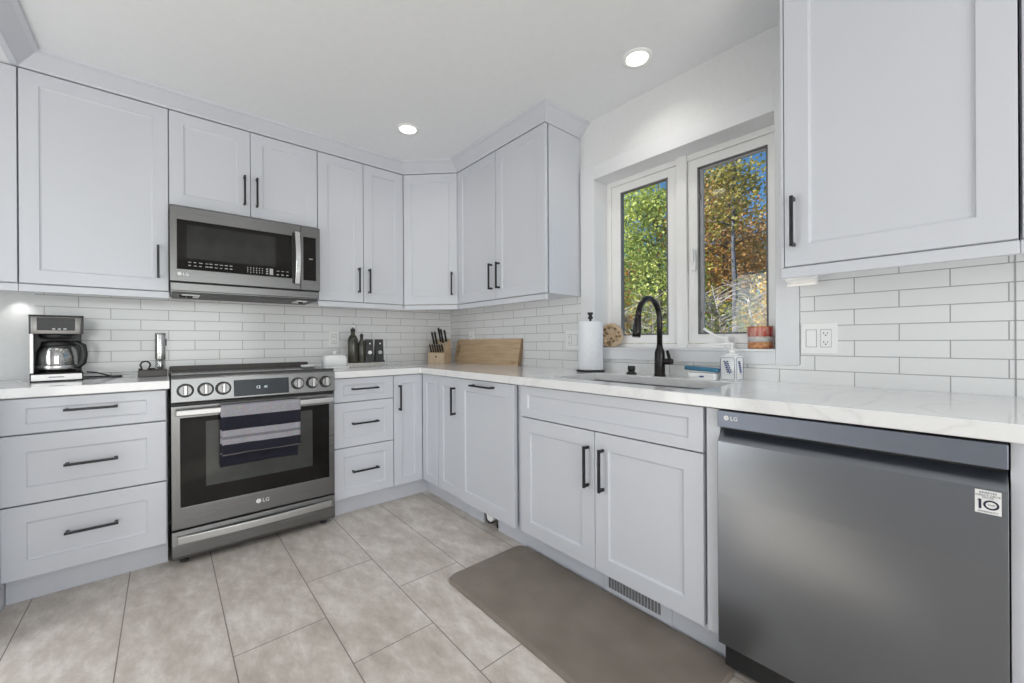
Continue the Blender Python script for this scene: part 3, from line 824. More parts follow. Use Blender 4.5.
tag(o, 'long L-shaped white stone worktop around the corner and the sink', 'countertop')
c = thing('sink', 'undermount steel sink set into the worktop below the window', 'sink', ((SKX0 + SKX1) / 2, (SKY0 + SKY1) / 2, 0.66))
hx, hy = (SKX1 - SKX0) / 2 + 0.008, (SKY1 - SKY0) / 2 + 0.008
b_ = MB()
t_ = 0.004
h = 0.2135
b_.box(-hx, hx, -hy, hy, 0.0, t_).box(-hx, -hx + t_, -hy, hy, t_, h).box(hx - t_, hx, -hy, hy, t_, h).box(-hx + t_, hx - t_, -hy, -hy + t_, t_, h).box(-hx + t_, hx - t_, hy - t_, hy, t_, h)
b_.build('basin', M['sink'], c)
MB().lathe([(0.045, 0), (0.045, 0.003), (0.03, 0.004), (0.012, 0.002)], (0.03, 0, t_), 20).build('drain', M['chrome'], c)

# ------------------------------------------------------------------ range
def logo(mb_parent, x, z, y, h, material='white_mark'):
    """round face emblem followed by the two letters"""
    mb = MB()
    r_ = h * 0.62
    mb.lathe([(r_, 0.0), (r_, -0.0006)], (x, y, z), 20, 'y')
    mb.text('LG', h * 1.45, x + r_ * 1.5, z - h * 0.5, y, align='LEFT')
    o = mb.build('logo', M[material], mb_parent)
    fc = MB()
    y2 = y - 0.0009
    fc.box(x - r_ * 0.08, x + r_ * 0.08, y2 - 0.0003, y2, z - r_ * 0.35, z + r_ * 0.5).box(x - r_ * 0.05, x + r_ * 0.30, y2 - 0.0003, y2, z - r_ * 0.42, z - r_ * 0.28)
    fc.box(x + r_ * 0.1, x + r_ * 0.72, y2 - 0.0003, y2, z - r_ * 0.05, z + r_ * 0.08)
    fc.build('emblem_lines', M['grey_mark'], o)
    return o
rg = thing('range', 'dark steel slide-in electric range with front knobs and glass oven door', 'stove', (-1.9955, -0.66, 0), BACK)
RW = 0.758
mb = MB().box(0.0, RW, 0.03, 0.64, 0.03, 0.90)
mb.build('body', M['black'], rg, 0.002)
# cooktop with rim and rear trim
MB().box(0.004, RW - 0.004, 0.018, 0.60, 0.915, 0.9335).build('cooktop', M['cook_glass'], rg, 0.002)
MB().box(0.0, RW, 0.004, 0.04, 0.905, 0.938).build('cooktop_rim', M['black'], rg, 0.003)
MB().box(0.0, RW, 0.590, 0.648, 0.90, 0.957).build('rear_vent_trim', M['dark_bronze'], rg, 0.004)
# control panel leaning back slightly
cp = MB().prism([(0.0, 0.797), (-0.010, 0.806), (0.000, 0.918), (0.006, 0.928), (0.06, 0.928), (0.06, 0.797)], 0.0, RW, 'x')
cp = cp.build('control_panel', M['black_steel'], rg, 0.002)
def cp_y(z): return -0.010 + (z - 0.806) / 0.112 * 0.010
tilt = math.atan2(0.010, 0.112)
for xk in (0.0545, 0.1345, 0.2075, 0.5555, 0.6325, 0.7065):
    z = 0.862
    T = Matrix.Translation((xk, cp_y(z), z)) @ Matrix.Rotation(-tilt, 4, 'X')
    kb = MB(T).lathe([(0.034, 0.0), (0.034, -0.006), (0.031, -0.008)], (0, 0, 0), 28, 'y').build('knob', M['black'], rg)
    MB(T).lathe([(0.0275, -0.008), (0.0265, -0.026), (0.024, -0.029)], (0, 0, 0), 28, 'y').build('knob_cap', M['knob_steel'], kb)
    MB(T).box(-0.0085, 0.0085, -0.044, -0.028, -0.025, 0.025).build('grip', M['satin'], kb, 0.004)
T = Matrix.Translation((0, cp_y(0.857) , 0.857)) @ Matrix.Rotation(-tilt, 4, 'X')
dsp = MB(T).box(0.2525, 0.5105, -0.002, 0.002, -0.043, 0.043).build('display', M['display'], cp, 0.001)
T2 = Matrix.Translation((0, cp_y(0.857), 0.857)) @ Matrix.Rotation(-tilt, 4, 'X')
dg_ = MB(T2); dg_.text('12', 0.022, 0.362, -0.008, -0.0022); dg_.text('41', 0.018, 0.398, -0.007, -0.0022)
dg_.build('clock_digits', M['clock'], dsp)
# oven door
dk = MB()
gx0, gx1, gz0, gz1 = 0.034, RW - 0.030, 0.286, 0.726
dz0, dz1 = 0.182, 0.786
dk = ring_plate(0.0, RW, dz0, dz1, gx0, gx1, gz0, gz1, 0, 0.032)
od = dk.build('oven_door', M['black_steel'], rg, 0.002)
MB().box(gx0, gx1, 0.003, 0.03, gz0, gz1).build('door_glass', M['black_gloss'], od)
MB().box(0.135, 0.635, 0.0015, 0.003, 0.372, 0.700).build('inner_window', M['oven_window'], od)
hb = MB()
n_ = 16
pts = []
for i in range(n_ + 1):
    u = i / n_
    pts.append((0.016 + (RW - 0.032) * u, -0.052 + 0.010 * (2 * u - 1) ** 2))
poly = [(x, y - 0.009) for x, y in pts] + [(x, y + 0.009) for x, y in reversed(pts)]
hb.prism(poly, 0.742, 0.772, 'z')
for xx in (0.018, RW - 0.048): hb.box(xx, xx + 0.03, -0.045, 0.002, 0.745, 0.769)
hb.build('oven_handle', M['satin'], od, 0.005, 3)
logo(od, 0.362, 0.237, -0.0005, 0.019)
# storage drawer
dw_ = MB().prism([(0.0, 0.035), (-0.004, 0.05), (-0.004, 0.105), (0.002, 0.172), (0.03, 0.172), (0.03, 0.035)], 0.0, RW, 'x').build('storage_drawer', M['black_steel'], rg, 0.002)
hb = MB()
pts = []
for i in range(n_ + 1):
    u = i / n_
    pts.append((0.020 + (RW - 0.040) * u, -0.028 + 0.020 * (2 * u - 1) ** 2))
poly = [(x, y - 0.006) for x, y in pts] + [(x, y + 0.008) for x, y in reversed(pts)]
hb.prism(poly, 0.112, 0.150, 'z')
hb.build('drawer_handle', M['satin'], dw_, 0.004, 3)
for xx, yy in ((0.05, 0.06), (RW - 0.05, 0.06), (0.05, 0.58), (RW - 0.05, 0.58)):
    MB().lathe([(0.018, 0.0), (0.018, 0.008), (0.01, 0.012), (0.01, 0.03)], (xx, yy, 0), 14).build('leg', M['black'], rg)
# hand towel over the oven handle
tw = MB()
prof = []
yh, zh = -0.0535, 0.757
for i in range(12): prof.append((yh + 0.0185, 0.460 + (zh - 0.460) * i / 11))
for i in range(1, 10):
    a = PI * i / 10
    prof.append((yh + 0.0185 * math.cos(a), zh + 0.009 + 0.0125 * math.sin(a)))
for i in range(14): prof.append((yh - 0.0185, zh - (zh - 0.524) * i / 13))
nx = 30
x0, x1 = 0.192, 0.555
vs, fs = [], []
for j in range(nx + 1):
    u = j / nx
    for i, (y, z) in enumerate(prof):
        d_ = max(0, (zh - z) / 0.25)
        side = 1 if i < 16 else -1
        wv = 0.005 * d_ * math.sin(u * 9 + side) + 0.003 * d_ * math.sin(u * 21 + 1)
        xx = x0 + (x1 - x0) * u + (0.004 * d_ if side < 0 else -0.002 * d_) - 0.006 * d_ * u
        zz = z + (0.006 * math.sin(u * 3.0) * (d_ if d_ > 0.9 else 0))
        yy = y + wv - 0.004 * d_
        if side > 0: yy = min(yy, -0.006) if z > 0.5 else min(yy, -0.008)
        vs.append((xx, yy, zz))
k = len(prof)
for j in range(nx):
    for i in range(k - 1):
        fs.append((j * k + i, (j + 1) * k + i, (j + 1) * k + i + 1, j * k + i + 1))
tw.m = Matrix.Translation((0, 0, -zh - 0.012))
tw.add(vs, fs, True)
o = tw.build('hand_towel', M['towel'])
o.location = (-1.9955, -0.66, zh + 0.012)
so = o.modifiers.new('thickness', 'SOLIDIFY'); so.thickness = 0.005; so.offset = 0
tag(o, 'grey and navy striped terry towel hung over the oven door handle', 'towel')
# small white rest at the right back of the cooktop
c = thing('spoon_rest', 'small white ceramic spoon rest at the back right of the cooktop', 'spoon rest', (-1.315, -0.40, 0.9337), R(20))
MB().lathe([(0.03, 0.0), (0.045, 0.006), (0.052, 0.018), (0.049, 0.019), (0.042, 0.009), (0.001, 0.006)], (0, 0, 0), 24, sx=1.0, sy=0.75).build('dish', M['porcelain'], c)
MB().box(0.04, 0.085, -0.012, 0.012, 0.012, 0.019).build('tail', M['porcelain'], c, 0.003)

# ------------------------------------------------------------------ microwave
mw = thing('microwave', 'dark steel over-the-range microwave with black glass door', 'microwave', (-1.9945, -0.38, 1.372), BACK)
MWW, H = 0.757, 0.472
MB().box(0.002, MWW - 0.002, 0.03, 0.37, 0.006, H).build('body', M['black_steel'], mw, 0.002)
dx1 = 0.640
g0, g1, h0, h1 = 0.030, 0.598, 0.130, 0.400
mb = ring_plate(0.0, dx1, 0.062, H, g0, g1, h0, h1, 0, 0.03)
md = mb.build('door', M['black_steel'], mw, 0.002)
MB().box(g0, g1, 0.002, 0.028, h0, h1).build('door_glass', M['black_gloss'], md)
MB().box(0.072, 0.500, 0.001, 0.002, 0.192, 0.376).build('inner_window', M['mw_window'], md)
pts = []
for i in range(15):
    u = i / 14
    pts.append((0.617, -0.018 - 0.028 * math.sin(PI * u), 0.092 + 0.335 * u))
hb = MB()
poly = [(y - 0.006, z) for _, y, z in pts] + [(y + 0.006, z) for _, y, z in reversed(pts)]
hb.prism(poly, 0.603, 0.632, 'x')
for zz in (0.094, 0.409): hb.box(0.609, 0.625, -0.018, 0.001, zz, zz + 0.016)
hb.build('door_handle', M['chrome'], md, 0.004, 3)
MB().box(0.592, 0.606, -0.004, 0.002, 0.098, 0.420).build('handle_recess', M['black'], md)
cpn = MB().box(dx1 + 0.002, MWW, 0, 0.03, 0.062, H).build('control_panel', M['black_steel'], mw, 0.002)
MB().box(0.656, 0.732, -0.001, 0.0, 0.125, 0.405).build('panel_glass', M['black_gloss'], cpn)
MB().box(0.690, 0.712, -0.0016, -0.001, 0.262, 0.268).build('panel_mark', M['grey_mark'], cpn)
def key(*a): MB().box(*a).build('key_label', M['grey_mark'], md)
rr = random.Random(3)
for i in range(9):
    x = 0.078 + i * 0.0235
    if i == 3: x += 0.004
    for z, hh in ((0.150, 0.0055), (0.168, 0.0045)):
        ww = rr.uniform(0.010, 0.016)
        key(x, x + ww, 0.0008, 0.002, z, z + hh * rr.uniform(0.6, 1.0))
for i in range(6):
    x = 0.352 + i * 0.015
    for z in (0.143, 0.156, 0.169): key(x, x + 0.0045, 0.0008, 0.002, z + rr.uniform(-0.002, 0.002), z + 0.006)
for z in (0.143, 0.156, 0.169): key(0.449, 0.459, 0.0008, 0.002, z, z + 0.007)
key(0.468, 0.486, 0.0008, 0.002, 0.140, 0.178)
for i in range(3):
    key(0.506 + i * 0.026, 0.518 + i * 0.026, 0.0008, 0.002, 0.142, 0.148)
    key(0.506 + i * 0.026, 0.520 + i * 0.026, 0.0008, 0.002, 0.166, 0.169)
logo(md, 0.040, 0.103, -0.0005, 0.0145)
MB().box(0.003, MWW - 0.003, 0.012, 0.034, 0.012, 0.056).build('lower_grille', M['black_steel'], mw, 0.003)
MB().box(0.0, MWW, 0.02, 0.032, 0.056, 0.063).build('gap_shade', M['dark_gap'], mw)  # near-black strip fills the gap under the door, shade as colour
un = MB().box(0.01, MWW - 0.01, 0.03, 0.36, -0.004, 0.007)
un.build('underside', M['black'], mw)
for a in ((0.05, 0.13, 0.05, 0.20, -0.010, -0.003), (0.63, 0.69, 0.05, 0.20, -0.010, -0.003)): MB().box(*a).build('lamp_glass', M['white_plastic'], mw, 0.001)
for a in ((0.16, 0.36, 0.08, 0.26, -0.007, -0.003), (0.40, 0.60, 0.08, 0.26, -0.007, -0.003)): MB().box(*a).build('vent_filter', M['dark_grey'], mw, 0.001)
for xx in (0.055, 0.085, 0.655): MB().lathe([(0.013, -0.022), (0.016, -0.008)], (xx, 0.07, 0), 12).build('lamp_cover', M['black'], mw)

# ------------------------------------------------------------------ dishwasher
dw = thing('dishwasher', 'stainless steel dishwasher with a pocket handle under the worktop', 'dishwasher', (F - 0.022, -2.6615, 0), RIGHT)
DW = 0.600
MB().box(0.004, DW - 0.004, 0.045, 0.58, 0.02, 0.868).build('tub', M['black'], dw)
MB().box(0.0, DW, 0.0, 0.045, 0.8145, 0.8685).build('control_panel', M['dish_panel'], dw, 0.002)
dd = MB().prism([(0.0, 0.114), (-0.0025, 0.30), (-0.003, 0.60), (0.0, 0.768), (0.004, 0.774), (0.034, 0.806), (0.044, 0.806), (0.044, 0.114)], 0.0, DW, 'x')
dd = dd.build('door', M['dish_steel'], dw, 0.0015)
MB().box(0.004, DW - 0.004, 0.032, 0.045, 0.800, 0.816).build('pocket_shade', M['dark_gap'], dw)  # near-black strip carries the shadow of the handle pocket as colour
MB().box(0.01, DW - 0.01, 0.095, 0.115, 0.015, 0.112).build('toe_panel', M['black'], dw)
for xx in (0.05, DW - 0.05):
    MB().lathe([(0.016, 0), (0.016, 0.01), (0.007, 0.012), (0.007, 0.03)], (xx, 0.15, 0), 12).build('leg', M['grey_mark'], dw)
logo(dw, 0.028, 0.8465, -0.0004, 0.0125)
st = MB().box(0.552, 0.590, -0.0022, 0.0006, 0.713, 0.7635).build('sticker', M['white_mark'], dd)
st['label'] = 'small white warranty sticker'
ink = MB()
y = -0.0024
ink.text('INVERTER', 0.0058, 0.571, 0.7565, y, 0.0002)
ink.text('DIRECT DRIVE', 0.0056, 0.571, 0.7505, y, 0.0002)
ink.text('MOTOR', 0.0045, 0.571, 0.7462, y, 0.0002)
ink.box(0.5575, 0.5615, y - 0.0003, y, 0.7225, 0.7435).prism([(0.5555, 0.7405), (0.5575, 0.7405), (0.5575, 0.7435)], y - 0.0003, y, 'y')
ring_o = [(0.5755 + 0.0115 * math.cos(2 * PI * i / 28), 0.733 + 0.0105 * math.sin(2 * PI * i / 28)) for i in range(28)]
ring_i = [(0.5755 + 0.0080 * math.cos(2 * PI * i / 28), 0.733 + 0.0070 * math.sin(2 * PI * i / 28)) for i in range(28)]
ink.add([(x, y - 0.0003, z) for x, z in ring_o + ring_i], [(i, (i + 1) % 28, 28 + (i + 1) % 28, 28 + i) for i in range(28)])
ink.text('YEAR', 0.0045, 0.5755, 0.7315, y, 0.0002)
ink.text('WARRANTY', 0.0052, 0.571, 0.7155, y, 0.0002)
ink.build('sticker_print', M['navy_ink'], st, fix=False)

# ------------------------------------------------------------------ faucet and sink-side things
fc = thing('faucet', 'dark bronze gooseneck faucet with side lever behind the sink', 'faucet', (-0.105, -2.153, CT))
MB().lathe([(0.030, 0), (0.030, 0.006), (0.0265, 0.010), (0.0255, 0.11), (0.024, 0.125), (0.016, 0.145), (0.0145, 0.16)], (0, 0, 0), 24).build('body', M['oil_bronze'], fc)
pts = [(0, 0, 0.15), (0, 0, 0.27)]
rx = 0.098
for i in range(1, 17):
    a = PI * i / 16 * 0.97
    pts.append((-rx + rx * math.cos(a), 0, 0.285 + 0.104 * math.sin(a)))
MB().tube(pts, 0.0135, 14).build('spout', M['oil_bronze'], fc)
e = Vector(pts[-1]); dr_ = (e - Vector(pts[-2])).normalized()
sp_ = [e - dr_ * 0.002, e + dr_ * 0.02, e + dr_ * 0.07, e + dr_ * 0.098]
sh = MB().tube(sp_, [0.0145, 0.0165, 0.0205, 0.0195], 16).build('spray_head', M['oil_bronze'], fc)
q0 = e + dr_ * 0.055
MB().box(q0.x - 0.026, q0.x - 0.017, -0.006, 0.006, q0.z - 0.02, q0.z + 0.02).build('spray_button', M['black'], sh, 0.002)
MB().lathe([(0.0155, 0.0), (0.0155, 0.040), (0.013, 0.046)], (0, -0.066, 0.075), 16, 'y').build('valve', M['oil_bronze'], fc)
MB().tube([(0, -0.052, 0.078), (0.002, -0.048, 0.100), (0.004, -0.038, 0.130)], [0.0095, 0.0085, 0.0075], 12).build('lever', M['oil_bronze'], fc)

sd = thing('drain_button', 'short black air switch button on the worktop left of the faucet', 'button', (-0.10, -1.985, CT))
MB().lathe([(0.027, 0), (0.027, 0.006), (0.022, 0.010), (0.015, 0.018)], (0, 0, 0), 20).build('base', M['black'], sd)
MB().lathe([(0.014, 0.016), (0.0205, 0.022), (0.0205, 0.040), (0.019, 0.0445)], (0, 0, 0), 20).build('cap', M['black'], sd)

pt = thing('paper_towel_holder', 'black paper towel holder on the worktop in front of the window casing', 'paper towel holder', (-0.105, -1.712, CT))
MB().lathe([(0.083, 0), (0.083, 0.008), (0.078, 0.012)], (0, 0, 0), 32).build('base', M['black'], pt)
MB().lathe([(0.007, 0.012), (0.007, 0.308), (0.014, 0.312), (0.016, 0.318), (0.009, 0.328), (0.009, 0.332), (0.017, 0.340), (0.016, 0.349)], (0, 0, 0), 18).build('post', M['black'], pt)
ro = MB()
pf = [(0.021, 0.0), (0.071, 0.0), (0.0725, 0.002), (0.0725, 0.279), (0.071, 0.281), (0.021, 0.281)]
seg = 40
vs, fs = [], []
for r_, z in pf:
    for i in range(seg):
        a = 2 * PI * i / seg; vs.append((r_ * math.cos(a), r_ * math.sin(a), z))
for j in range(len(pf)):
    jj = (j + 1) % len(pf)
    for i in range(seg):
        k = (i + 1) % seg; fs.append((j * seg + i, j * seg + k, jj * seg + k, jj * seg + i))
ro.add(vs, fs, True)
o = ro.build('paper_towel_roll', M['paper'])
o.location = (-0.105, -1.712, CT + 0.0125); o.data.set_sharp_from_angle(angle=R(50))
tag(o, 'full roll of white paper towel standing on its black holder', 'paper towel')

# log-slice decor on the sill
rd = thing('wood_slice', 'round wooden slice ornament standing on the left end of the window sill', 'decoration', (0.052, -1.745, WZ0), R(-66))
T = Matrix.Translation((0, 0, 0.073)) @ Matrix.Rotation(R(8), 4, 'X')
MB(T).lathe([(0.068, -0.018), (0.073, -0.014), (0.073, 0.014), (0.068, 0.018)], (0, 0, 0), 30, 'y').build('rim', M['block'], rd)
rr = random.Random(5)
ch = MB(T)
for i in range(34):
    a = rr.uniform(0, 2 * PI); q_ = 0.058 * math.sqrt(rr.random())
    ch.lathe([(0.003, -0.021), (rr.uniform(0.008, 0.014), -0.0195), (0.012, -0.017)], (q_ * math.cos(a), 0, q_ * math.sin(a)), 9, 'y')
ch.build('wood_chips', M['board'], rd)
ch = MB(T)
for i in range(18):
    a = rr.uniform(0, 2 * PI); q_ = 0.056 * math.sqrt(rr.random())
    ch.lathe([(rr.uniform(0.006, 0.011), -0.0215), (0.009, -0.0175)], (q_ * math.cos(a), 0, q_ * math.sin(a)), 8, 'y')
ch.build('dark_knots', M['board_end'], rd)

# soap dispenser with blue sprig
dp = thing('soap_dispenser', 'square white ceramic soap dispenser with a blue sprig and pump', 'soap dispenser', (-0.088, -2.490, CT), R(-94))
def rrect(hx, hy, r_, k=5):
    out = []
    for cx_, cy_, a0 in ((hx - r_, hy - r_, 0), (-hx + r_, hy - r_, 90), (-hx + r_, -hy + r_, 180), (hx - r_, -hy + r_, 270)):
        for i in range(k + 1):
            a = R(a0 + 90 * i / k); out.append((cx_ + r_ * math.cos(a), cy_ + r_ * math.sin(a)))
    return out
body = MB().prism(rrect(0.036, 0.036, 0.009), 0.0, 0.112, 'z', True)
body.lathe([(0.034, 0.112), (0.026, 0.120), (0.017, 0.124)], (0, 0, 0), 20)
dbody = body.build('body', M['porcelain'], dp, 0.003)
m_blue = noise_mix(mat('blue_glaze', (0.04, 0.07, 0.22), 0.2), (0.03, 0.05, 0.16), (0.06, 0.10, 0.30), 60)
for rot in (0, 90):
    bl = MB()
    Rz = Matrix.Rotation(R(rot), 4, 'Z')
    bl.m = Rz
    bl.tube([(-0.008, -0.0366, 0.085), (0.0, -0.0366, 0.06), (0.010, -0.0366, 0.030)], 0.0012, 6)
    for i in range(6):
        z = 0.083 - i * 0.009; x = -0.008 + (0.085 - z) * 0.32
        for s_ in (-1, 1):
            bl.prism([(x, z), (x + s_ * 0.006, z + 0.006), (x + s_ * 0.012, z + 0.004), (x + s_ * 0.007, z - 0.001)], -0.0372, -0.036, 'y')
    bl.build('sprig_decoration', m_blue, dbody)
for rot in (0, 90):
    ed = MB()
    ed.m = Matrix.Rotation(R(rot), 4, 'Z')
    ed.tube([(-0.030, -0.0364, 0.008), (-0.031, -0.0364, 0.095), (-0.027, -0.0364, 0.103), (0.027, -0.0364, 0.103), (0.031, -0.0364, 0.095), (0.031, -0.0364, 0.012), (0.027, -0.0364, 0.006), (-0.030, -0.0364, 0.006)], 0.0009, 5)
    ed.build('edge_line', m_blue, dbody)
pm = MB().lathe([(0.014, 0.124), (0.014, 0.136), (0.006, 0.138), (0.006, 0.158), (0.010, 0.160), (0.010, 0.168)], (0, 0, 0), 16)
pm.tube([(0, 0, 0.163), (-0.02, -0.02, 0.165), (-0.034, -0.034, 0.158)], [0.006, 0.005, 0.004], 8)
pm.build('pump', M['white_plastic'], dp)
# sponge dish and blue brush
sdh = thing('soap_dish', 'low white decorated soap dish left of the soap dispenser', 'soap dish', (-0.115, -2.378, CT), R(-90 + 8))
db = MB().prism(rrect(0.062, 0.038, 0.012), 0.0, 0.030, 'z', True).build('dish', M['porcelain'], sdh, 0.003)
bl = MB()
for x in (-0.004, 0.002, 0.008): bl.prism([(x - 0.004, 0.014), (x, 0.010), (x + 0.005, 0.015), (x, 0.020)], -0.0386, -0.0375, 'y')
bl.build('sprig_decoration', m_blue, db)
br = thing('scrub_brush', 'flat blue scrubber lying on the white soap dish', 'scrubber', (-0.115, -2.370, CT + 0.0305), R(-90 + 16))
m_teal = noise_mix(mat('blue_rubber', (0.03, 0.16, 0.27), 0.45), (0.025, 0.13, 0.22), (0.045, 0.20, 0.33), 20)
mb = MB(Matrix.Rotation(R(4), 4, 'Y')); mb.prism(rrect(0.074, 0.028, 0.010), 0.008, 0.026, 'z', True); mb.build('body', m_teal, br, 0.004)
mb = MB(Matrix.Rotation(R(4), 4, 'Y')); mb.prism(rrect(0.060, 0.023, 0.008), 0.0055, 0.008, 'z', True); mb.build('pad', M['white_plastic'], br)
# candle jar
cj = thing('candle_jar', 'red patterned glass candle jar on the right end of the window sill', 'candle', (0.048, -2.562, WZ0))
m_red = noise_mix(mat('red_jar_print', (0.55, 0.12, 0.08), 0.18), (0.48, 0.055, 0.04), (0.74, 0.40, 0.32), 26, 3, 0.42, 0.62, (1.6, 1.6, 0.22))
m_amber = noise_mix(mat('amber_band', (0.5, 0.2, 0.08), 0.2), (0.40, 0.10, 0.05), (0.66, 0.36, 0.15), 40)
jr = MB().lathe([(0.047, 0.0), (0.0505, 0.004), (0.0505, 0.030)], (0, 0, 0), 28).build('base_band', m_amber, cj)
MB().lathe([(0.0505, 0.030), (0.0505, 0.055)], (0, 0, 0), 28).build('label_band', noise_mix(mat('jar_label', (0.62, 0.60, 0.56), 0.5), (0.5, 0.48, 0.46), (0.7, 0.68, 0.64), 80), cj)
MB().lathe([(0.0505, 0.055), (0.0505, 0.096), (0.049, 0.099), (0.046, 0.099), (0.046, 0.070), (0.001, 0.070)], (0, 0, 0), 28).build('jar', m_red, cj)
MB().lathe([(0.052, 0.0965), (0.052, 0.1015), (0.046, 0.1015), (0.046, 0.0965)], (0, 0, 0), 28).build('rim', m_amber, cj)

# ------------------------------------------------------------------ outlets
def outlet(label, loc, rot, kinds, group=None):
    W_ = 0.075 if len(kinds) == 1 else 0.122
    c = thing('wall_outlet', label, 'outlet', loc, rot, group)
    MB().box(-W_ / 2, W_ / 2, -0.006, 0.0, -0.062, 0.062).build('plate', M['white_plastic'], c, 0.003)
    for i, k in enumerate(kinds):
        xx = 0 if len(kinds) == 1 else (-0.024 + 0.048 * i)
        if k == 's':
            MB().box(xx - 0.0165, xx + 0.0165, -0.0095, -0.006, -0.034, 0.034).build('rocker_switch', M['white_plastic'], c, 0.002)
            MB().box(xx - 0.0185, xx + 0.0185, -0.0063, -0.0058, -0.036, 0.036).build('switch_surround', M['grey_sash'], c)
        else:
            MB().box(xx - 0.0180, xx + 0.0180, -0.0063, -0.0058, -0.036, 0.036).build('receptacle_surround', M['grey_sash'], c)
            rc = MB().box(xx - 0.0165, xx + 0.0165, -0.0085, -0.006, -0.034, 0.034).build('receptacle', M['white_plastic'], c, 0.002)
            sl = MB()
            for s_ in (-1, 1):
                zc = s_ * 0.018
                sl.box(xx - 0.0075, xx - 0.0055, -0.0092, -0.0084, zc - 0.001, zc + 0.007).box(xx + 0.0050, xx + 0.0070, -0.0092, -0.0084, zc, zc + 0.006)
                sl.lathe([(0.0026, -0.0092), (0.0026, -0.0084)], (xx, 0, zc - 0.006), 8, 'y')
            sl.build('slots', M['dark_gap'], rc)
    return c
outlet('wide white wall plate with switch and outlet on the tiles right of the window', (-0.008, -2.793, 1.101), RIGHT, 'so')
outlet('white wall plate with switch and outlet behind the paper towel roll', (-0.008, -1.493, 1.103), RIGHT, 'os')
outlet('single white outlet on the tiles behind the butter dish', (-1.040, -0.008, 1.121), BACK, 'o')
outlet('white outlet partly hidden behind the long cutting board', (-0.008, -0.352, 1.120), RIGHT, 'o')

# ------------------------------------------------------------------ worktop things, back run
# coffee maker
cm = thing('coffee_maker', 'steel and black drip coffee maker with glass carafe on the left worktop', 'coffee maker', (-2.411, -0.315, CT), R(8))
w2_ = 0.087
MB().prism(rrect(w2_, 0.10, 0.012), 0.0, 0.040, 'z').m
bm_ = MB(Matrix.Translation((0, 0.10, 0))); bm_.prism(rrect(w2_, 0.10, 0.012), 0.0, 0.040, 'z', True)
bs_ = bm_.build('base', M['black'], cm, 0.002)
MB().box(-w2_ + 0.004, w2_ - 0.004, -0.003, 0.004, 0.005, 0.036).build('base_front', M['satin'], bs_, 0.002)
MB().box(-0.028, 0.022, -0.0036, -0.003, 0.019, 0.0235).build('base_lettering', M['dark_grey'], bs_)
MB(Matrix.Translation((0, 0.08, 0))).lathe([(0.062, 0.040), (0.062, 0.044)], (0, 0, 0), 24).build('hot_plate', M['dark_gap'], cm)
MB().box(-w2_ + 0.002, w2_ - 0.002, 0.135, 0.198, 0.040, 0.235).build('tower', M['black'], cm, 0.004)
MB().box(-w2_, -w2_ + 0.014, 0.006, 0.198, 0.040, 0.235).build('side_column', M['satin'], cm, 0.003)
hd = MB(Matrix.Translation((0, 0.10, 0))); hd.prism(rrect(w2_ + 0.002, 0.103, 0.016), 0.228, 0.312, 'z', True)
hd = hd.build('head', M['knob_steel'], cm, 0.003)
MB().box(-0.064, 0.058, -0.006, 0.003, 0.246, 0.306).build('control_display', M['black_gloss'], hd, 0.002)
mk = MB()
for i in range(3): mk.box(-0.016 + i * 0.018, -0.006 + i * 0.018, -0.0066, -0.006, 0.249, 0.256)
mk.build('buttons', M['grey_mark'], hd)
MB(Matrix.Translation((0, 0.10, 0))).prism(rrect(w2_ + 0.003, 0.104, 0.017), 0.312, 0.319, 'z', True).build('lid', M['black'], hd, 0.002)
MB(Matrix.Translation((0, 0.08, 0))).lathe([(0.05, 0.206), (0.058, 0.212), (0.062, 0.229)], (0, 0, 0), 24).build('filter_basket', M['black'], cm)
cf = thing('coffee_carafe', 'glass coffee carafe with black handle standing in the coffee maker', 'carafe', (-2.422, -0.236, CT + 0.0445), R(8))
MB().lathe([(0.056, 0.0), (0.066, 0.006), (0.070, 0.03), (0.071, 0.075), (0.066, 0.105), (0.054, 0.128), (0.051, 0.128), (0.063, 0.103), (0.068, 0.074), (0.067, 0.03), (0.054, 0.004)], (0, 0, 0), 30).build('glass', M['clear'], cf)
MB().lathe([(0.0690, 0.010), (0.0715, 0.014), (0.0720, 0.028), (0.0708, 0.031)], (0, 0, 0), 30).build('band', M['steel'], cf)
MB().lathe([(0.052, 0.126), (0.054, 0.132), (0.052, 0.146), (0.030, 0.152)], (0, 0, 0), 26).build('lid', M['black'], cf)
hm = MB(Matrix.Rotation(R(-28), 4, 'Z'))
hm.tube([(0.046, 0, 0.135), (0.075, 0, 0.142), (0.098, 0, 0.126), (0.103, 0, 0.085), (0.098, 0, 0.042), (0.080, 0, 0.022), (0.066, 0, 0.024)], [0.010, 0.012, 0.013, 0.013, 0.013, 0.011, 0.009], 12)
hm.build('handle', M['black'], cf)
o = MB().tube([(-2.325, -0.20, CT + 0.035), (-2.29, -0.20, CT + 0.030), (-2.23, -0.19, CT + 0.006), (-2.195, -0.17, CT + 0.004), (-2.20, -0.13, CT + 0.004), (-2.30, -0.12, CT + 0.004), (-2.38, -0.095, CT + 0.005)], 0.0035, 8).build('power_cord', M['black'])
tag(o, 'thin black power cord looping on the worktop beside the coffee maker', 'cord')
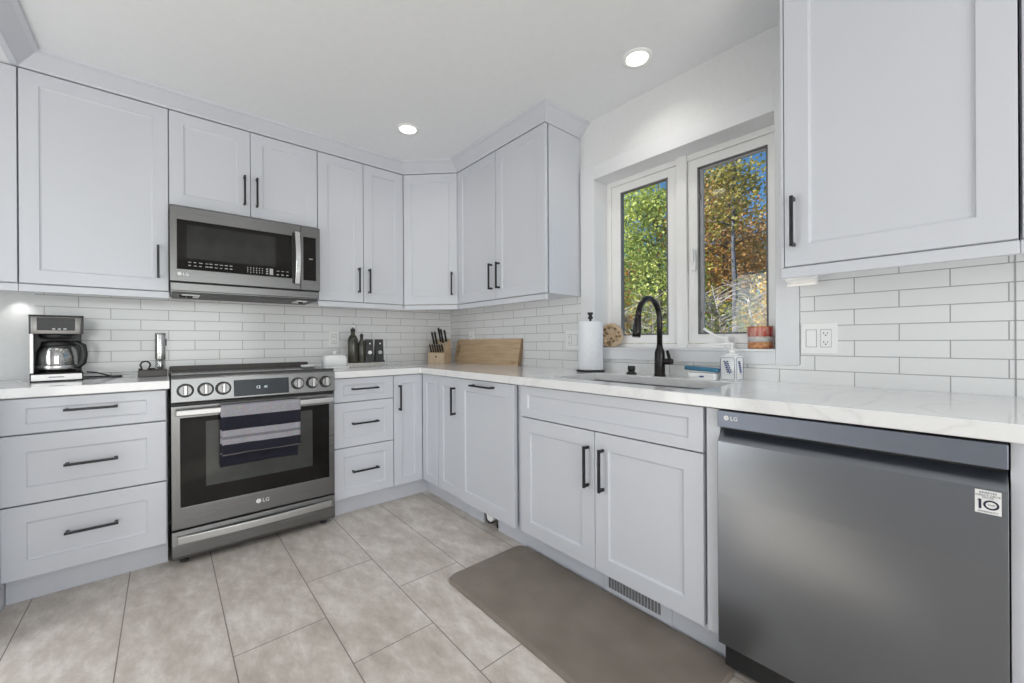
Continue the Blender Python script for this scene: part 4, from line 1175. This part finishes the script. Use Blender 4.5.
# dark tray with mill
o = thing('wood_tray', 'small dark wood tray on the worktop just left of the range', 'tray', (-2.066, -0.245, CT))
MB().box(-0.061, 0.058, -0.060, 0.060, 0.0, 0.036).build('slab', M['dark_wood'], o, 0.003)
mi = thing('pepper_mill', 'slim steel electric pepper mill with clear base on the dark tray', 'pepper mill', (-2.036, -0.225, CT + 0.0365))
MB().lathe([(0.022, 0.0), (0.023, 0.004), (0.022, 0.052), (0.0205, 0.055)], (0, 0, 0), 22).build('clear_base', M['clear_plastic'], mi)
MB().lathe([(0.010, 0.003), (0.014, 0.01), (0.014, 0.045), (0.01, 0.052)], (0, 0, 0), 14).build('grinder', M['steel'], mi)
MB().lathe([(0.0225, 0.054), (0.0235, 0.058), (0.0235, 0.192), (0.022, 0.196)], (0, 0, 0), 24).build('barrel', M['steel'], mi)
MB().lathe([(0.023, 0.195), (0.023, 0.201), (0.020, 0.203)], (0, 0, 0), 24).build('top_cap', M['grey_sash'], mi)
MB().box(0.019, 0.027, -0.006, 0.006, 0.130, 0.170).build('switch', M['black'], mi, 0.002)
rg_ = thing('wire_ring', 'black wire ring holder standing on the dark tray left of the mill', 'holder', (-2.098, -0.245, CT + 0.0365))
pts = [(-0.024, 0, 0.004), (-0.016, 0, 0.006)]
for i in range(15):
    a = R(215 - 250 * i / 14); pts.append((0.020 * math.cos(a), 0, 0.026 + 0.020 * math.sin(a)))
pts += [(0.014, 0, 0.006), (0.040, 0, 0.005)]
MB().tube(pts, 0.0042, 8).build('ring', M['black'], rg_)
MB().lathe([(0.009, 0), (0.009, 0.008)], (-0.019, 0, 0.0), 12).lathe([(0.009, 0), (0.009, 0.008)], (0.017, 0, 0.0), 12).build('foot', M['black'], rg_)
# butter dish
bd = thing('butter_dish', 'white lidded butter dish on the worktop right of the range', 'butter dish', (-1.112, -0.255, CT))
MB().prism(rrect(0.092, 0.052, 0.02), 0.0, 0.012, 'z', True).build('plate', M['porcelain'], bd, 0.004)
ld = MB()
vs, fs = [], []
base = rrect(0.080, 0.042, 0.022, 6)
lay = [(1.0, 0.0125), (1.0, 0.062), (0.96, 0.076), (0.85, 0.088), (0.55, 0.094), (0.15, 0.095)]
for s_, z in lay:
    for x, y in base: vs.append((x * s_, y * s_, z))
k = len(base)
for j in range(len(lay) - 1):
    for i in range(k):
        ii = (i + 1) % k; fs.append((j * k + i, j * k + ii, (j + 1) * k + ii, (j + 1) * k + i))
ld.add(vs, fs, True); ld.f.append(tuple(len(ld.v) - k + i for i in range(k))); ld.sm.append(True); ld.f.append(tuple(range(k))[::-1]); ld.sm.append(False)
lid = ld.build('lid', M['porcelain'], bd)
MB().lathe([(0.007, 0.093), (0.006, 0.100), (0.012, 0.108), (0.013, 0.115), (0.006, 0.121)], (0, 0, 0), 16).build('knob', M['porcelain'], lid)
# stone tray with cruets and mills
tr = thing('stone_tray', 'speckled grey tray under the oil bottles and mills', 'tray', (-0.912, -0.235, CT))
MB().prism(rrect(0.125, 0.055, 0.008), 0.0, 0.030, 'z', True).build('slab', M['stone_tray'], tr, 0.003)
def cruet(label, loc, rad, hs, ht):
    c = thing('oil_bottle', label, 'bottle', loc, 0, 'oil bottles on the tray')
    MB().lathe([(rad * 0.92, 0), (rad, 0.006), (rad, hs - 0.02), (rad * 0.85, hs), (rad * 0.42, hs + 0.022), (rad * 0.38, hs + 0.05)], (0, 0, 0), 22).build('bottle', M['cruet'], c)
    MB().lathe([(rad * 0.46, hs + 0.045), (rad * 0.46, hs + 0.062), (rad * 0.25, hs + 0.066)], (0, 0, 0), 16).build('stopper', M['black'], c)
    MB().tube([(0, 0, hs + 0.06), (0, 0, hs + 0.085), (0.004, 0, ht)], [0.005, 0.004, 0.003], 8).build('pour_spout', M['chrome'], c)
cruet('taller dark oil bottle with pour spout, left on the stone tray', (-0.972, -0.222, CT + 0.0305), 0.036, 0.185, 0.292)
cruet('shorter dark oil bottle with pour spout, next to the taller one', (-0.912, -0.232, CT + 0.0305), 0.028, 0.145, 0.228)
def mill(label, loc, badge):
    c = thing('spice_mill', label, 'spice mill', loc, R(-6), 'black mills on the tray')
    vs, fs = [], []
    for (x0, x1, y0, y1, z) in ((-0.030, 0.032, -0.032, 0.032, 0), (-0.022, 0.030, -0.020, 0.026, 0.168)):
        vs += [(x0, y0, z), (x1, y0, z), (x1, y1, z), (x0, y1, z)]
    fs = [(3, 2, 1, 0), (4, 5, 6, 7)] + [(i, (i + 1) % 4, 4 + (i + 1) % 4, 4 + i) for i in range(4)]
    mb = MB(); mb.add(vs, fs); mb.build('body', M['black'], c, 0.003)
    sl = 0.012 / 0.168
    T = Matrix.Translation((0.005, -0.032, 0)) @ Matrix.Rotation(-math.atan(sl), 4, 'X')
    MB(T).lathe([(0.006, -0.001), (0.006, 0.001)], (0.001, 0, 0.136), 12, 'y').build('top_stud', M['white_mark'], c)
    MB(T).lathe([(0.014, -0.001), (0.014, 0.001)], (0, 0, 0.070), 18, 'y').build('badge', M[badge], c)
    MB().box(-0.034, 0.036, -0.036, 0.036, -0.004, 0.012).build('foot', M['black'], c, 0.002)
mill('black tapered mill with a bright white badge, next to the oil bottles', (-0.864, -0.235, CT + 0.0345), 'white_mark')
mill('black tapered mill with a dull grey badge, right end of the stone tray', (-0.786, -0.235, CT + 0.0345), 'grey_mark')

# knife block with knives
KB = (-0.232, -0.190); KR = R(-57)
kb = thing('knife_block', 'light wooden knife block in the corner full of black-handled knives', 'knife block', (KB[0], KB[1], CT), KR)
MB().prism([(-0.062, 0.0), (-0.062, 0.088), (-0.018, 0.098), (-0.014, 0.140), (0.062, 0.205), (0.082, 0.205), (0.082, 0.0)], -0.074, 0.074, 'x').build('body', M['block'], kb, 0.003)
MB().lathe([(0.008, -0.0008), (0.008, 0.0)], (0, -0.0622, 0.055), 14, 'y').build('emblem', M['dark_wood'], kb)
def knife(label, x, y, z, length, rad, tilt_deg, group):
    T = Matrix.Translation((KB[0], KB[1], CT)) @ Matrix.Rotation(KR, 4, 'Z') @ Matrix.Translation((x, y, z))
    c = thing('kitchen_knife', label, 'knife', T.to_translation(), KR, group)
    a = R(tilt_deg)
    dv = Vector((0, -math.sin(a), math.cos(a)))
    mb = MB().tube([dv * 0.002, dv * 0.012, dv * (length * 0.5), dv * (length * 0.85), dv * length], [rad * 0.9, rad, rad * 0.9, rad * 1.1, rad * 0.8], 8, 1.5)
    mb.build('handle', M['black'], c)
    MB().tube([dv * (length * 0.93), dv * (length + 0.002)], rad * 0.72, 8, 1.4).build('end_cap', M['steel'], c)
names = ['leftmost', 'second from left', 'third from left', 'fourth from left', 'fifth from left', 'rightmost']
for i in range(6):
    knife('short black knife handle in the front row of the knife block, ' + names[i], -0.055 + i * 0.022, -0.040, 0.094, 0.072, 0.0065, 24, 'front row of knives in the block')
names = ['leftmost', 'second from left', 'third from left', 'fourth from left', 'rightmost']
for i, (x, y, z, ln) in enumerate(((-0.050, 0.004, 0.157, 0.115), (-0.026, 0.008, 0.160, 0.115), (0.0, 0.030, 0.179, 0.13), (0.026, 0.022, 0.173, 0.125), (0.050, 0.034, 0.183, 0.105))):
    knife('long black knife handle in the back row of the knife block, ' + names[i], x, y, z, ln, 0.0085, 22, 'back row of knives in the block')

# cutting board leaning on the right wall, handle hole at its left end
def cutting_board():
    c = thing('cutting_board', 'long maple cutting board leaning on the tiles in the corner', 'cutting board', (-0.055, -0.585, CT), RIGHT)
    T = Matrix.Rotation(R(-11), 4, 'X')
    x0, x1, hh = -0.44, 0.415, 0.205
    cx_ = -0.40
    hole = [(cx_ + 0.018 * math.cos(a_), 0.105 + 0.055 * math.sin(a_)) for a_ in [2 * PI * i / 24 for i in range(24)]]
    xr = -0.34
    poly = []
    mb = MB(T)
    th = 0.022
    # left part as a ring around the hole, right part as a plain slab
    outer = []
    for i in range(24):
        a_ = 2 * PI * i / 24
        dx, dz = math.cos(a_), math.sin(a_)
        tx = ((xr - cx_) if dx > 0 else (cx_ - x0)) / max(abs(dx), 1e-6)
        tz = ((hh - 0.105) if dz > 0 else 0.105) / max(abs(dz), 1e-6)
        t_ = min(tx, tz); outer.append((cx_ + dx * t_, 0.105 + dz * t_))
    for y in (0.0, th):
        pass
    k = 24
    vs = [(x, 0, z) for x, z in outer] + [(x, 0, z) for x, z in hole] + [(x, th, z) for x, z in outer] + [(x, th, z) for x, z in hole]
    fs = []
    for i in range(k):
        j = (i + 1) % k
        fs += [(i, j, k + j, k + i), (2 * k + j, 2 * k + i, 3 * k + i, 3 * k + j), (k + i, k + j, 3 * k + j, 3 * k + i), (j, i, 2 * k + i, 2 * k + j)]
    mb.add(vs, fs)
    mb.box(xr, x1, 0, th, 0, hh)
    body = mb.build('board', M['board'], c, 0.0, fix=False)
    MB(T).box(x1, x1 + 0.012, -0.0005, th + 0.0005, 0, hh + 0.001).build('end_strip', M['board_end'], c, 0.002)
    MB(T).box(x1 - 0.075, x1 - 0.030, -0.0006, 0.0002, 0.017, 0.023).build('brand_mark', M['board_end'], body)
    return c
cutting_board()

# ------------------------------------------------------------------ floor mat
mt = MB()
out = []
hx, hy, rad = 0.240, 0.545, 0.055
P0 = rrect(hx, hy, rad, 8)
lay = [(0.0, 0.0), (0.0, 0.004), (-0.010, 0.013), (-0.016, 0.0145)]
vs, fs = [], []
for off, z in lay:
    P1 = rrect(hx + off, hy + off, rad + off * 0.5, 8)
    vs += [(x, y, z) for x, y in P1]
k = len(P0)
for j in range(len(lay) - 1):
    for i in range(k):
        ii = (i + 1) % k; fs.append((j * k + i, j * k + ii, (j + 1) * k + ii, (j + 1) * k + i))
fs.append(tuple((len(lay) - 1) * k + i for i in range(k))); fs.append(tuple(range(k))[::-1])
mt.add(vs, fs)
o = mt.build('floor_mat', M['mat'])
o.location = (-0.802, -2.148, 0.0005)
tag(o, 'taupe rubber anti-fatigue mat on the floor in front of the sink', 'mat')

# ------------------------------------------------------------------ ceiling lights
def downlight(label, x, y, power):
    c = thing('ceiling_downlight', label, 'light fixture', (x, y, ZC), 0, 'recessed ceiling lights')
    mb = MB()
    pf = [(0.072, 0.0), (0.070, -0.005), (0.056, -0.006), (0.051, -0.004), (0.051, 0.0)]
    mb.lathe(pf, (0, 0, 0), 32)
    mb.f = mb.f[:-2]; mb.sm = mb.sm[:-2]
    mb.build('trim_ring', M['white_plastic'], c)
    MB().lathe([(0.0505, -0.0045), (0.0505, -0.003)], (0, 0, 0), 32).build('lens', M['lamp'], c)
    d = bpy.data.lights.new('downlight_lamp', 'SPOT')
    d.energy = power; d.spot_size = R(150); d.spot_blend = 0.9; d.shadow_soft_size = 0.06; d.color = (1.0, 0.955, 0.89)
    lo = bpy.data.objects.new('downlight_lamp', d); col.objects.link(lo); lo.parent = c; lo.location = (0, 0, -0.012)
    return c
downlight('round recessed ceiling light nearest the room corner', -0.828, -0.828, 9)
downlight('round recessed ceiling light in front of the window', -0.280, -2.142, 13)
for i, (x, y) in enumerate(((-1.55, -1.66), (-0.9, -4.2), (-2.4, -4.2))):  # three more downlights, out of view, added to light the room
    downlight(('added round recessed ceiling light over the middle of the kitchen, out of view', 'added round recessed ceiling light behind the kitchen, out of view, right one', 'added round recessed ceiling light behind the kitchen, out of view, left one')[i], x, y, (17, 20, 20)[i])

# ------------------------------------------------------------------ outdoors
GZ = -0.6
m_ground = noise_mix(mat('leafy_ground', (0.3, 0.25, 0.15), 0.95), (0.22, 0.17, 0.09), (0.42, 0.40, 0.22), 3.0, 8, world_space=True)
gr = MB()
nx, ny = 14, 16
vs, fs = [], []
rr = random.Random(2)
for i in range(nx + 1):
    for j in range(ny + 1):
        x = 0.4 + 45 * i / nx; y = -18 + 50 * j / ny
        vs.append((x, y, GZ + 0.030 * x + rr.uniform(-0.1, 0.1)))
for i in range(nx):
    for j in range(ny): fs.append((i * (ny + 1) + j, (i + 1) * (ny + 1) + j, (i + 1) * (ny + 1) + j + 1, i * (ny + 1) + j + 1))
gr.add(vs, fs, True)
struct('ground', gr, m_ground)
def leaf_mat(name, c1, c2):
    m = noise_mix(mat(name, c1, 0.55), c1, c2, 2.2, 4, 0.35, 0.65)
    n, l, b = nodes(m)
    tr_ = n.new('ShaderNodeBsdfTranslucent'); mx = n.new('ShaderNodeMixShader'); mx.inputs[0].default_value = 0.35
    src = b.inputs['Base Color'].links[0].from_socket
    l.new(src, tr_.inputs[0]); l.new(b.outputs[0], mx.inputs[1]); l.new(tr_.outputs[0], mx.inputs[2])
    l.new(mx.outputs[0], n['Material Output'].inputs[0])
    return m
LM = {'green': leaf_mat('green_leaves', (0.07, 0.17, 0.03), (0.36, 0.52, 0.14)),
      'lime': leaf_mat('yellow_green_leaves', (0.18, 0.27, 0.04), (0.62, 0.68, 0.20)),
      'dark': leaf_mat('dark_needles', (0.03, 0.075, 0.035), (0.10, 0.19, 0.07)),
      'orange': leaf_mat('orange_leaves', (0.24, 0.11, 0.03), (0.58, 0.33, 0.10)),
      'olive': leaf_mat('olive_leaves', (0.18, 0.17, 0.03), (0.42, 0.36, 0.07)),
      'gold': leaf_mat('golden_leaves', (0.50, 0.28, 0.02), (0.78, 0.52, 0.05)),
      'red': leaf_mat('russet_leaves', (0.25, 0.09, 0.03), (0.48, 0.21, 0.06))}
def at(px, D):
    a = R(40.61) + math.atan((px - 512) / 404.94)
    x, y = -2.0167 + D * math.sin(a), -3.2284 + D * math.cos(a)
    return x, y, GZ + 0.030 * x
def tree(label, px, D, h, crown0, rad, kind, nleaf, leaf, trunk_r=0.11, bark='bark', seed=1, cone=0.6, name='tree', group='trees outside the window', branches=14, wob=1.0):
    x, y, z = at(px, D)
    rr = random.Random(seed)
    c = thing(name, label, 'tree' if name == 'tree' else 'shrub', (x, y, z - 0.15), 0, group)
    tp = [(0, 0, 0)]
    for i in range(1, 7): tp.append((wob * rr.uniform(-0.08, 0.08) * i / 3, wob * rr.uniform(-0.08, 0.08) * i / 3, h * 0.95 * i / 6))
    mb = MB().tube(tp, [trunk_r * (1 - 0.14 * i) for i in range(7)], 9)
    ends = []
    for i in range(branches):
        u = crown0 + (0.95 - crown0) * (i + rr.random()) / branches
        a = rr.uniform(0, 2 * PI); ln = rad * (1 - cone * (u - crown0) / (1 - crown0)) * rr.uniform(0.6, 1.0)
        k = min(5, int(u * 6)); f_ = u * 6 - k
        p = Vector(tp[k]).lerp(Vector(tp[k + 1]), min(1, f_))
        q = p + Vector((math.cos(a) * ln, math.sin(a) * ln, ln * rr.uniform(0.1, 0.6)))
        mid = p.lerp(q, 0.5) + Vector((0, 0, ln * 0.08))
        mb.tube([p, mid, q], [trunk_r * 0.30, trunk_r * 0.2, trunk_r * 0.08], 5)
        ends += [(q, ln), (mid, ln * 0.8)]
    mb.build('trunk', M[bark], c, fix=False)
    if nleaf:
        vs, fs = [], []
        for i in range(nleaf):
            q, ln = rr.choice(ends)
            s_ = 0.36 * ln + 0.12
            p = q + Vector((rr.gauss(0, s_), rr.gauss(0, s_), rr.gauss(0, s_ * 0.75)))
            ax = Vector((rr.gauss(0, 1), rr.gauss(0, 1), rr.gauss(0, 0.8))).normalized()
            bx = ax.orthogonal().normalized()
            bx = (bx * math.cos(i) + ax.cross(bx) * math.sin(i))
            L_ = leaf * rr.uniform(0.6, 1.3)
            k = len(vs)
            vs += [p, p + ax * L_ * 0.5 + bx * L_ * 0.36, p + ax * L_, p + ax * L_ * 0.5 - bx * L_ * 0.36]
            fs.append((k, k + 1, k + 2, k + 3))
        lm = MB(); lm.add(vs, fs); lm.build('foliage', LM[kind], c, fix=False)
    return c
tree('tall bright green tree filling the right half of the left window', 660, 10.5, 5.8, 0.30, 1.3, 'lime', 11000, 0.085, seed=11)
tree('green tree at the centre of the left window', 638, 15, 5.4, 0.12, 1.5, 'green', 7000, 0.11, seed=12)
tree('slender russet tree at the left edge of the left window', 626, 11, 3.9, 0.12, 0.45, 'orange', 1600, 0.075, 0.05, seed=13)
tree('small dark evergreen low in the left window', 640, 20, 7.0, 0.1, 1.8, 'dark', 5000, 0.14, seed=14, cone=0.9)
tree('dark evergreen far behind, at the left edge of the left window', 618, 22, 8.2, 0.1, 2.0, 'dark', 5000, 0.15, seed=15, cone=0.9)
tree('large orange tree filling the right window', 724, 10.5, 4.9, 0.50, 1.15, 'orange', 8500, 0.075, 0.12, 'bark', seed=21, cone=0.35)
tree('tall olive tree behind the orange one in the right window', 722, 14, 7.0, 0.40, 1.4, 'olive', 6000, 0.10, seed=22, cone=0.5)
tree('golden young tree at the lower right of the right window', 772, 9, 3.0, 0.25, 0.45, 'gold', 1800, 0.07, 0.05, seed=23)
tree('russet tree at the right edge of the right window', 786, 12, 4.0, 0.15, 0.8, 'red', 3000, 0.085, seed=24)
tree('green tree low behind the bare branches in the right window', 712, 13, 3.2, 0.12, 1.1, 'green', 3500, 0.09, seed=25)
tree('dark evergreen far behind, in the right window', 745, 22, 6.6, 0.08, 2.0, 'dark', 6000, 0.15, seed=26, cone=0.8)
tree('tall yellow-green tree between the two windows', 686, 16, 5.0, 0.15, 1.3, 'lime', 5000, 0.11, seed=27)
tree('broad dark tree far behind between the windows', 690, 26, 7.5, 0.05, 2.8, 'dark', 6000, 0.18, seed=28, cone=0.7)
tree('grey tree trunk standing upright in the right window', 735, 9.0, 5.6, 0.70, 0.6, 'olive', 1500, 0.08, 0.085, 'blue_bark', seed=29, wob=0.25, branches=9)
tree('tall dark evergreen standing far behind, right of the orange tree', 815, 21, 8.0, 0.08, 2.0, 'dark', 5000, 0.16, seed=51, cone=0.85)
tree('tall green tree standing far behind, left of the evergreens', 585, 18, 7.0, 0.1, 1.8, 'green', 5000, 0.13, seed=52)
for i, (px, D, h, lab) in enumerate(((630, 7.5, 2.5, 'bare grey shrub low at the left of the left window'), (652, 9, 2.8, 'bare grey shrub low at the right of the left window'),
        (704, 6.8, 2.7, 'bare twiggy shrub at the left edge of the right window'), (722, 6.0, 2.6, 'bare twiggy shrub left of the grey trunk in the right window'), (752, 7.2, 2.7, 'bare twiggy shrub right of the grey trunk in the right window'))):
    tree(lab, px, D, h, 0.1, 0.6, 'olive', 260, 0.06, 0.022, 'pale_bark', seed=40 + i, cone=0.1, name='bare_shrub', group='bare shrubs outside the window', branches=130)
